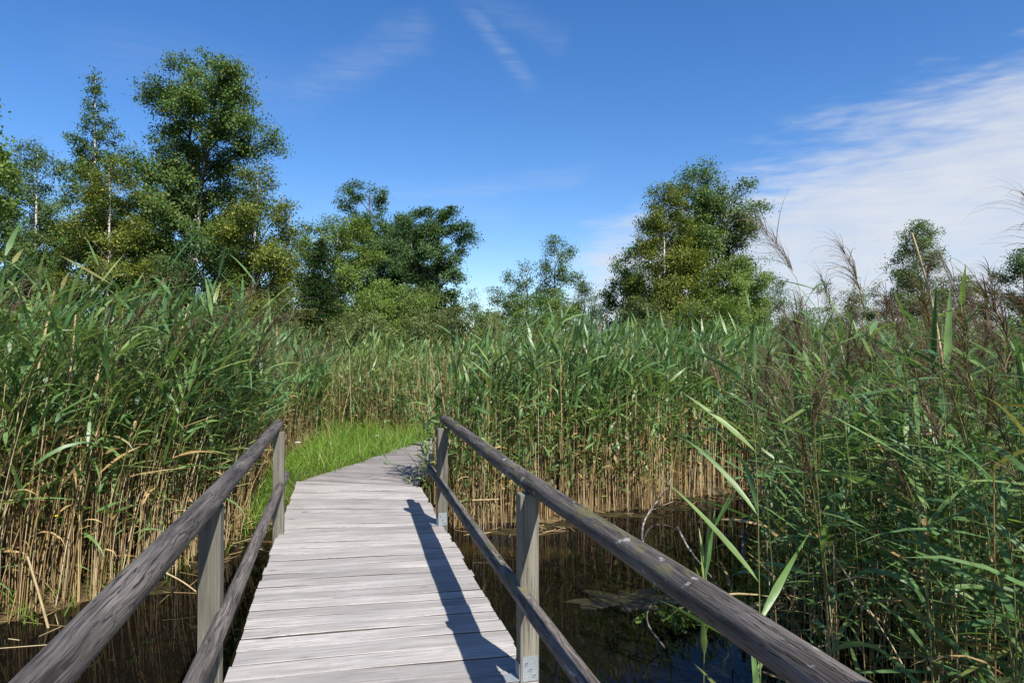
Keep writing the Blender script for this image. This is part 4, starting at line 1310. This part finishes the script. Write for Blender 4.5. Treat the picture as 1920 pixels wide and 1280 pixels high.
# brown algae lying just at the surface
q = np.random.default_rng(303)
alg = Geo()
for cx, cy, rx, ry in ((1.0, 5.9, 0.48, 0.34), (0.0, 8.15, 0.5, 0.14), (0.75, 8.45, 0.5, 0.16), (1.5, 9.0, 0.6, 0.16), (2.4, 9.4, 0.6, 0.15), (-3.25, 6.1, 0.25, 0.3), (-3.0, 6.9, 0.2, 0.3)):
    ang = np.linspace(0, 2 * PI, 41)[:-1]
    rr = 1 + 0.22 * np.sin(ang * 2 + q.uniform(0, 6)) + 0.2 * np.sin(ang * 5 + q.uniform(0, 6)) + 0.16 * np.sin(ang * 9 + q.uniform(0, 6)) + q.normal(0, 0.10, 40)
    rings = [np.stack([cx + rx * rr * np.cos(ang) * k, cy + ry * rr * np.sin(ang) * k, np.full(40, WATER_Z + (0.004 if k < 1 else -0.012)) + q.uniform(0, 0.006, 40) * (k < 1)], -1) for k in (0.02, 0.35, 0.7, 1.0)]
    Vv = np.concatenate(rings)
    idx = np.arange(160).reshape(4, 40)
    alg.add(Vv, np.stack([idx[:-1], idx[1:], np.roll(idx[1:], -1, 1), np.roll(idx[:-1], -1, 1)], -1).reshape(-1, 4), 0.5)
tag(link('algae', alg.mesh('algae', [M_ALGAE])), 'brown algae mats floating on the dark water', 'algae', None, 'stuff')

# a leafy water plant beside the right handrail
root = thing('water_plant', 'small bright green leafy plant floating below the right handrail', 'water plant', tuple(at(1268, 1165, 5.35)))
g = Geo()
P = np.stack([q.normal(0, 0.13, 110), q.normal(0, 0.09, 110), q.uniform(0.01, 0.09, 110)], -1)
g.join(leaf_quads(q, P, 0.055, 0.8))
link('foliage', g.mesh('foliage', [M_LIME], False), root)
sp = np.stack([np.zeros((14, 3)), P[:14]], 1)
link('stem', Geo().add(*tubes(sp, np.full((14, 2), 0.003), 3)[:2], 0.5).mesh('stem', [M_RSTEM]), root)


def flower(label, p, size, mat, n_pet, stalk):
    root = thing('flower', label, 'flower', tuple(p))
    a = np.arange(n_pet) * 2 * PI / n_pet
    b = np.zeros((n_pet, 3)) + np.array([0, 0, stalk])
    V, F, _ = ribbons(b, a, np.full(n_pet, 0.5), np.full(n_pet, 0.5), np.full(n_pet, size), np.full(n_pet, size * 0.8), np.zeros(n_pet), 3)
    link('petals_head' if False else 'blossom', Geo().add(V, F, 0.5).mesh('blossom', [mat]), root)
    P = np.array([[(0, 0, 0), (0.004, 0.003, stalk * 0.5), (0, 0, stalk)]])
    link('stem', Geo().add(*tubes(P, np.full((1, 3), 0.003), 4)[:2], 0.4).mesh('stem', [M_RSTEM]), root)


flower('yellow flower low in front of the left reeds, the larger one', at(110, 1010, 5.3), 0.020, M_YELLOW, 6, 0.18)
flower('small yellow flower above left of the larger yellow flower', at(58, 945, 5.35), 0.016, M_YELLOW, 6, 0.16)
flower('tiny yellow flower in the reeds behind the meadow', at(663, 812, 15), 0.035, M_YELLOW, 6, 0.33)
flower('white umbel flower in the grass left of the boardwalk', at(560, 862, 10.6), 0.06, M_WHITEF, 9, 0.26)
flower('small white flower in the grass near the end of the boardwalk', at(708, 838, 13.5), 0.05, M_WHITEF, 8, 0.22)
flower('white flower in the far grass beside the right reeds', at(770, 800, 15.0), 0.04, M_WHITEF, 8, 0.24)

# ------------------------------------------------------------------ meadow grass
q = np.random.default_rng(404)
x, y = inside_mask(q, 60000, (-4.6, 0.6), (8.3, 16.4), lambda x, y: off_path(x, y, -0.05 + 0.06 * np.sin(y * 7)) & (x < 0.23 * (y - 8.9) - 0.9) & (x > np.interp(y, *LEFT_EDGE) - 0.35))
x, y = x[:16000], y[:16000]
N = len(x)
hgt = 0.5 + 0.3 * np.sin(x * 4.1 + 1) * np.sin(y * 3.7) + 0.25 * np.sin(x * 9 + y * 5)
base = np.stack([x, y, ground_z(x, y) - 0.01], -1)
V, F, c = ribbons(base, q.uniform(0, 2 * PI, N), q.uniform(0.9, 1.5, N), q.uniform(0.2, 1.8, N), q.uniform(0.12, 0.40, N) * (0.55 + 0.9 * hgt) * np.where(q.uniform(0, 1, N) < 0.12, 1.8, 1.0) * (1 + 0.5 * sstep(y, 12.5, 15.5)), q.uniform(0.005, 0.010, N), q.normal(0, 0.8, N), 3)
gr = Geo().add(V, F, np.repeat(np.clip(q.uniform(0, 1, N) * 0.75 + 0.18 * hgt + np.where(q.uniform(0, 1, N) < 0.10, 0.35, 0), 0, 1), c))
# greenery along the left bank and at the foot of the left reeds
x, y = inside_mask(q, 20000, (-4.6, -2.4), (5.2, 9.6), lambda x, y: (np.abs(x - np.interp(y, *LEFT_EDGE) + 0.15) < 0.4) & off_path(x, y, 0.05))
kp = q.uniform(0, 1, len(x)) < np.where(y > 8.3, 1.0, 0.22)
x, y = x[kp][:620], y[kp][:620]
N = len(x)
base = np.stack([x, y, np.maximum(ground_z(x, y), WATER_Z - 0.04)], -1)
V, F, c = ribbons(base, q.uniform(0, 2 * PI, N), q.uniform(0.8, 1.5, N), q.uniform(0.4, 1.8, N), q.uniform(0.2, 0.5, N), q.uniform(0.006, 0.013, N), q.normal(0, 0.8, N), 3)
gr.add(V, F, np.repeat(q.uniform(0, 1, N), c))
tag(link('grass', gr.mesh('grass', [M_GRASS])), 'bright green meadow grass beside the boardwalk', 'grass', None, 'stuff')
